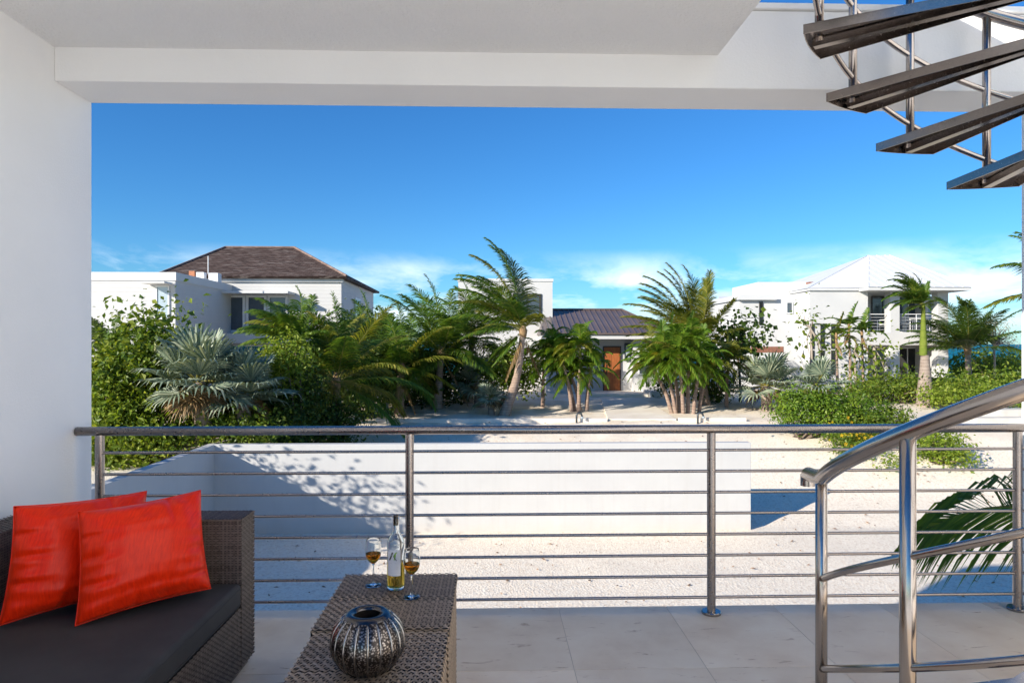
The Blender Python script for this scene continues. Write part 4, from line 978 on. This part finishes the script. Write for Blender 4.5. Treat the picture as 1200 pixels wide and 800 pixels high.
# royal palm with swollen ringed trunk
b = G(1084, 476); Yr = b.y
rp_ = thing('royal_palm', 'palm with swollen grey ringed trunk and green shaft before the white house', 'palm tree', b)
z_at = lambda py: PY(1083, py, Yr).z
pxm = Yr / 800
zs = [(477, 10.5), (468, 10), (450, 8.3), (430, 6), (416, 5)]
MB().lathe([(w * .93 * pxm, z_at(y) - b.z) for y, w in zs], b, 18).build('trunk', 'ringed_trunk', rp_, smooth=True)
MB().lathe([(w * pxm, z_at(y) - b.z) for y, w in [(416.2, 4.3), (402, 4.2), (388, 3.2), (374, 2.5), (355, 2.1)]], (PY(1082, 416, Yr).x, b.y, b.z), 14).build('crownshaft', 'green_shaft', rp_, smooth=True)
rr = random.Random(5); c_ = PY(1081.5, 358, Yr)
for (az, e_, s) in [(180, 70, 1.0), (170, 52, 1.05), (195, 40, 1.0), (185, 18, .85), (90, 85, .8), (150, 25, .85), (230, 45, .8), (200, 60, 1.05), (260, 10, .6), (10, 75, .6), (200, 0, .7), (160, 75, 1.0), (175, 35, 1.0), (210, 25, .85), (120, 50, .7), (185, 60, 1.1), (300, 30, .5), (60, 20, .45)]:
    d = Vector((math.cos(R(az)) * math.cos(R(e_)), math.sin(R(az)) * math.cos(R(e_)), math.sin(R(e_))))
    add_frond(rp_, c_, d, 1.75 * s, rr, droop=1.35, wind=W * .35, nl=46, ll=.30, lw=.045, hang=.45, mat='palm_leaf')

# silver fan palms
def fan_leaf(t, p0, d, pet, Rf, rr, mat):
    d = Vector(d).normalized(); side = d.cross(Vector((0, 0, 1))).normalized(); up = side.cross(d)
    hub = Vector(p0) + d * pet + DOWN * .08 * pet; nseg = 26; lf = MB(); sp_ = R(250)
    for k in range(nseg):
        a = -sp_ / 2 + sp_ * (k + .5) / nseg; l = Rf * (1 - .25 * (abs(a) / (sp_ / 2)) ** 2) * rr.uniform(.93, 1.04)
        v = (d * math.cos(a) + side * math.sin(a) + up * (.18 + .14 * abs(math.sin(a)))).normalized(); wv = (side * math.cos(a) - d * math.sin(a)) * (l * sp_ / nseg * .42)
        z_ = up * (.025 if k % 2 else -.0)
        m1 = hub + v * l * .55 + z_; m2 = hub + v * l * .82 + DOWN * .05 * l; tip = hub + v * l * 1.0 + DOWN * .2 * l * rr.uniform(.5, 1.6)
        lf.add([hub, m1 - wv * .62, m1 + wv * .62, m1 + up * .03 * 1, m2 - wv * .38, m2 + wv * .38, tip], [(0, 1, 3), (0, 3, 2), (1, 4, 3), (3, 5, 2), (3, 4, 5), (4, 6, 5)])
    o = lf.build('fan_leaf', mat, t)
    MB().tube([p0, Vector(p0).lerp(hub, .5) + up * .03, hub], [.03, .022, .015], 5, False).build('petiole', 'palm_rachis', o)
def fan_palm(label, base, crown, Rf, n, seed, pet=(.6, 1.0), mat='fan_silver', el=(-25, 80), r=.2):
    rr = random.Random(seed); base, crown = Vector(base), Vector(crown); t = thing('fan_palm', label, 'palm tree', base, 'silver fan palms')
    trunk_tube(t, [base - Vector((0, 0, .2)), base.lerp(crown, .5), crown], [r * 1.2, r, r * .9], 'ringed_trunk', ring=.06)
    for k in range(n):
        az = k * 137.5 + rr.uniform(-15, 15); e_ = el[1] + (el[0] - el[1]) * ((k + .5) / n) ** .85 + rr.uniform(-6, 6)
        d = (math.cos(R(az)) * math.cos(R(e_)), math.sin(R(az)) * math.cos(R(e_)), math.sin(R(e_))); fan_leaf(t, crown, d, rr.uniform(*pet), Rf * rr.uniform(.85, 1.1), rr, mat)
    for k in range(4):
        az = rr.uniform(0, 360); fan_leaf(t, crown, (math.cos(R(az)) * .6, math.sin(R(az)) * .6, -.7), pet[0] * .8, Rf * .7, rr, 'dry_leaf')
    return t
b = G(899, 480); fan_palm('broad silver fan palm with stout trunk at the edge of the green hedge', b, PY(897, 452, b.y), 1.0, 22, 41, (.55, .95))
b = PY(562, 478, 28); b.z = zg(b.x, b.y); fan_palm('blue-grey fan palm with hanging dry leaves behind the leaning coconut palm', b, PY(560, 448, 28), .85, 16, 42, (.5, .8))
b = PY(243, 515, 17.3); b.z = zg(b.x, b.y); fan_palm('large silver fan palm among the bushes before the flat-roofed wing', b, PY(232, 448, 17.3), 1.0, 22, 43, (.5, .85))
b = PY(291, 520, 17.8); b.z = zg(b.x, b.y); fan_palm('silver fan palm between the leafy bushes and the big coconut palm', b, PY(284, 462, 17.8), .9, 18, 44, (.45, .75))
b = PY(576, 478, 25.6); b.z = zg(b.x, b.y); fan_palm('low drooping fan palm at the foot of the leaning coconut palm', b, PY(575, 466, 25.6), .55, 10, 45, (.25, .4), el=(-40, 60), r=.12)
b = PY(950, 492, 22.8); b.z = zg(b.x, b.y); fan_palm('small silver fan palm sunk in the bright green hedge', b, PY(957, 452, 22.8), .75, 9, 46, (.35, .6), r=.1)

def shrub(name, label, lumps, n, size, mat, seed, cat='shrub', group=None, stems=8, base=None, clusters=None, aspect=1.7, twig='bark', trunk=None):
    """lumps: (centre, rx, ry, rz); leaves gathered in clusters on branch tips"""
    rr = random.Random(seed); base = Vector(base) if base is not None else Vector((lumps[0][0][0], lumps[0][0][1], zg(lumps[0][0][0], lumps[0][0][1])))
    t = thing(name, label, cat, base, group); lf = MB(); st = MB(); tot = sum(rx * ry + rx * rz for _, rx, ry, rz in lumps)
    cl = []
    for c_, rx, ry, rz in lumps:
        k = max(6, int((clusters or n / 26) * (rx * ry + rx * rz) / tot)); c_ = Vector(c_)
        for i in range(k):
            v = Vector((rr.gauss(0, 1), rr.gauss(0, 1), rr.gauss(0, 1))).normalized(); q = rr.uniform(.35, 1.12) ** .7
            p = c_ + Vector((v.x * rx, v.y * ry, v.z * rz)) * q
            g = zg(p.x, p.y)
            if p.z < g + .05: p.z = g + rr.uniform(.05, .4)
            cl.append((p, v))
    for i in range(stems):
        p, v = cl[rr.randrange(len(cl))]; b0 = base + Vector((rr.uniform(-.3, .3), rr.uniform(-.2, .2), -.1)) if trunk is None else Vector(trunk)
        st.tube([b0, b0.lerp(p, .5) + Vector((rr.uniform(-.2, .2), rr.uniform(-.2, .2), .1)), p], [.035, .022, .008], 5, False)
    if trunk is not None: st.tube([base - Vector((0, 0, .2)), base.lerp(Vector(trunk), .5) + Vector((.03, 0, 0)), trunk], [.07, .055, .045], 8)
    per = max(3, int(n / len(cl)))
    for p, v in cl:
        cs = size * rr.uniform(1.2, 3.4) * (1 if clusters is None or trunk is not None else 1.15)
        for k in range(per):
            a = p + Vector((rr.gauss(0, 1), rr.gauss(0, 1), rr.gauss(0, .8))) * cs
            nn = (v * .7 + Vector((rr.gauss(0, .6), rr.gauss(0, .6), rr.gauss(.45, .5)))).normalized(); d = nn.cross(Vector((rr.gauss(0, 1), rr.gauss(0, 1), rr.gauss(0, 1)))).normalized()
            l = size * rr.choice((.6, .8, 1.0, 1.0, 1.25, 1.5)) * rr.uniform(.85, 1.15); w = d.cross(nn) * (l / aspect / 2); mid = a + d * l * .5
            lf.add([a, mid - w + nn * .12 * l, a + d * l - nn * .06 * l, mid + w + nn * .12 * l], [(0, 1, 2), (0, 2, 3)])
    lf.build('foliage', mat, t); st.build('stems', twig, t, smooth=True)
    return t
def lump(px, py, Y, rpx, rpy, ry=None):
    c_ = PY(px, py, Y); k = Y / 800; return ((c_.x, c_.y, c_.z), rpx * k, ry if ry else rpx * k * .8, rpy * k)
shrub('leafy_bush', 'tall mid green broad-leaved bush beside the balcony wall', [lump(150, 445, 17.8, 32, 36), lump(182, 415, 18.4, 20, 20), lump(197, 388, 18.6, 8, 12), lump(168, 382, 18.4, 8, 12)], 5600, .15, 'leaf_mid', 51, stems=44, clusters=150, twig='bare_twig', aspect=1.5)
shrub('leafy_bush', 'light yellow-green bush low against the balcony wall', [lump(122, 440, 17.2, 14, 22), lump(128, 485, 16.9, 26, 26), lump(150, 512, 16.8, 30, 20)], 5200, .12, 'leaf_bright', 151, stems=30, clusters=120, twig='bare_twig')
shrub('leafy_bush', 'dark green bush behind the silver fan palms', [lump(190, 470, 18.9, 36, 36), lump(235, 490, 19.2, 46, 30), lump(290, 490, 19.4, 40, 30), lump(125, 470, 19.2, 40, 50)], 12000, .11, 'leaf_dark', 152, stems=24, clusters=220)
shrub('leafy_bush', 'mid green bush along the top of the side wall', [lump(150, 540, 16.9, 40, 18), lump(215, 515, 17.0, 40, 22), lump(285, 508, 17.4, 36, 18), lump(112, 530, 16.8, 22, 32)], 9000, .10, 'leaf_mid', 52, stems=40, clusters=190, twig='bare_twig')
b = PY(128, 500, 20.5); b.z = zg(b.x, b.y)
palm('small dark coconut palm at the flat-roofed wing, fronds above the bushes', b, PY(126, 420, 20.5), 14, 1.5, 153, W * .4, r0=.12, r1=.09, el=(-10, 85), droop=.9, mat='leaf_dark', yellow=.05)
shrub('leafy_bush', 'dark green bush under the big coconut palm', [lump(340, 465, 20, 38, 45), lump(330, 500, 19, 42, 28), lump(385, 495, 20.5, 36, 30)], 16000, .10, 'leaf_dark', 53, stems=24, clusters=260)
shrub('leafy_bush', 'light green bush tip in front of the big coconut palm', [lump(338, 418, 19.2, 26, 24), lump(322, 440, 19.2, 18, 22)], 2600, .105, 'leaf_bright', 54)
shrub('leafy_bush', 'tall dark evergreen mass before the corner of the shingle roof house', [lump(415, 440, 25, 42, 55), lump(395, 410, 26, 26, 40), lump(440, 420, 27, 30, 50)], 18000, .12, 'leaf_dark', 55, stems=16)
shrub('leafy_bush', 'dark shrubs behind the short coconut palm', [lump(480, 445, 28.5, 45, 35), lump(525, 440, 29.5, 45, 38)], 15000, .12, 'leaf_dark', 56, stems=12)
shrub('leafy_bush', 'bright green shrub behind the leaning palm trunk', [lump(592, 425, 28, 22, 26), lump(585, 443, 27.4, 17, 14), lump(615, 440, 28, 16, 20)], 4200, .12, 'leaf_bright', 57)
shrub('leafy_bush', 'dark shrub hidden behind the many-stemmed palm clump', [lump(830, 448, 29.5, 35, 22), lump(780, 445, 31, 16, 16)], 3600, .12, 'leaf_dark', 58)
b = PY(868, 470, 29); b.z = zg(b.x, b.y)
shrub('sea_grape_tree', 'small dark round-leaved tree before the stepped white wing', [lump(862, 392, 29, 22, 22), lump(850, 408, 29, 15, 12), lump(882, 398, 29, 14, 10)], 900, .19, 'leaf_dark', 59, cat='tree', base=b, trunk=PY(864, 410, 29), aspect=1.15, clusters=70, stems=22)
shrub('low_hedge', 'bright green rounded hedge on the slope beside the silver fan palm', [lump(935, 478, 22.2, 28, 22), lump(970, 480, 22, 30, 24), lump(1005, 485, 22.0, 28, 20)], 12000, .085, 'leaf_hedge', 60, stems=20)
shrub('low_hedge', 'green ground shrub with yellow flowers on the gravel slope', [lump(1000, 518, 20.6, 22, 12), lump(1025, 500, 21.2, 20, 16), lump(985, 505, 21.3, 18, 10), lump(1045, 490, 22, 22, 14)], 5200, .085, 'leaf_mid', 61)
shrub('low_hedge', 'green shrub patch on gravel beside the wooden stake', [lump(1100, 523, 20.3, 26, 18), lump(1125, 535, 19.8, 10, 9), lump(1045, 540, 19.6, 8, 8)], 3600, .085, 'leaf_bright', 62)
shrub('low_hedge', 'green hedge at the foot of the pale-roofed house', [lump(1040, 454, 29, 28, 10), lump(1075, 454, 29.5, 28, 10), lump(1105, 456, 28, 24, 11), lump(1010, 458, 28, 20, 9)], 8000, .12, 'leaf_mid', 63)
shrub('low_hedge', 'dark coastal scrub between the dark palm and the sea', [lump(1150, 432, 36, 45, 16), lump(1195, 432, 38, 40, 18), lump(1140, 452, 30, 34, 15), lump(1190, 455, 29, 40, 18)], 13000, .14, 'leaf_mid', 64, stems=14)
shrub('low_hedge', 'brighter low bush in front of the coastal scrub by the garden steps', [lump(1170, 462, 26.5, 36, 10), lump(1105, 462, 26.5, 26, 9), lump(1205, 472, 25, 18, 10)], 4500, .10, 'leaf_bright', 65)
fl = MB(); rr = random.Random(9)
fs = thing('yellow_flowers', 'scattered yellow blossoms on the low ground shrub', 'flowers', G(1005, 520))
for i in range(60):
    p = PY(rr.gauss(1003, 14), rr.gauss(508, 8), 20.4 + rr.uniform(-.3, .6)); s = rr.uniform(.025, .05)
    for k in range(5):
        a = k * 1.2566; d = Vector((math.cos(a), -.3, math.sin(a))) * s; e_ = Vector((math.cos(a + .6), -.3, math.sin(a + .6))) * s; fl.add([p, p + d, p + (d + e_) * .75, p + e_], [(0, 1, 2, 3)])
fl.build('petals', 'petal_yellow', fs, kind='stuff')
# young trees before the right house
def young_tree(label, px, py0, py1, Y, seed, mat='leaf_mid', w=14, h=12):
    b = PY(px, py0, Y); b.z = zg(b.x, b.y); tp = PY(px - 2, py1, Y)
    shrub('young_tree', label, [lump(px - 4, py1 - 2, Y, w, h), lump(px + 6, py1 + h * 1.6, Y, w * .8, h * .8)], 170, .2, mat, seed, 'tree', base=b, trunk=tp, clusters=22, stems=12, aspect=1.5, twig='bare_twig')
young_tree('slender young tree before the slit windows', 952, 450, 385, 31, 71, w=15, h=16)
young_tree('young leafy sapling with big dark leaves between slit windows and balcony', 1003, 452, 412, 30.5, 72, 'leaf_mid', 14, 14)
young_tree('leafy sapling before the lower corner opening', 1026, 452, 408, 30.2, 73, 'leaf_mid', 14, 14)
for i, (px, py0, py1, lab) in enumerate(((997, 452, 384, 'slim young palm with feathery head before the blank white wall'), (1012, 452, 390, 'slim young palm beside the lower corner opening'), (982, 452, 395, 'thin young palm beside the slit windows'))):
    b = PY(px, py0, 30.8); b.z = zg(b.x, b.y)
    palm(lab, b, PY(px - 2, py1, 30.8), 7, 1.15, 80 + i, W * .6, r0=.06, r1=.045, el=(0, 75), droop=1.5, name='young_palm', trunk='slim_trunk', nl=20, ll=.36, lw=.07, hang=.4, mat='palm_leaf')
b = PY(1165, 440, 34); b.z = zg(b.x, b.y)
shrub('wispy_tree', 'thin grey wispy tree above the coastal scrub', [lump(1163, 385, 34, 20, 14), lump(1175, 398, 34, 16, 10)], 1100, .10, 'dry_leaf', 75, 'tree', base=b, trunk=PY(1165, 405, 34), clusters=60, stems=36, aspect=4, twig='bare_twig')
# stake
p = G(1058, 512); sk_ = thing('wooden_stake', 'weathered wooden stake leaning in the green shrub patch', 'stake', p)
MB().tube([p - Vector((0, 0, .2)), p + Vector((-.05, 0, 1.1))], [.045, .035], 8).build('pole', 'bare_twig', sk_); MB().tube([p + Vector((-.03, -.02, .55)), p + Vector((-.35, -.02, 1.1))], [.03, .025], 8).build('brace', 'bare_twig', sk_)
# tree outside the side wall whose dappled shade falls on the courtyard wall
shrub('garden_tree', 'leafy garden tree outside the courtyard side wall, hidden by the balcony wall', [((-8.9, 11.3, .7), 1.0, 1.3, .8), ((-9.5, 12.6, .3), .9, 1.0, .9), ((-9.2, 10.2, .2), .8, .9, .7), ((-8.2, 11.6, -.1), .5, .9, .6)], 1800, .14, 'leaf_mid', 76, 'tree', base=(-9.2, 11.5, -1.35), trunk=(-9.2, 11.5, .0), clusters=75, stems=24)

# fallen leaves and stray stones on the gravel
rr = random.Random(21); lt = MB()
for i in range(520):
    x, y = rr.uniform(-6, 16), rr.uniform(9.5, 24); 
    if y > 15.6 and y < 16.6 and x < 6.6: continue
    z = zg(x, y) + .025; a = rr.uniform(0, 6.28); l = rr.uniform(.02, .07); u = Vector((math.cos(a), math.sin(a), rr.uniform(-.1, .3))) * l; w = Vector((-math.sin(a), math.cos(a), rr.uniform(-.2, .2))) * l * .35
    p = Vector((x, y, z)); lt.add([p - u, p - w, p + u, p + w, p + Vector((0, 0, .02))], [(0, 1, 4), (1, 2, 4), (2, 3, 4), (3, 0, 4)])
o = lt.build('fallen_leaves', 'mulch'); o['kind'] = 'stuff'; tag(o, 'small dry leaves scattered over the pale gravel', 'leaves')
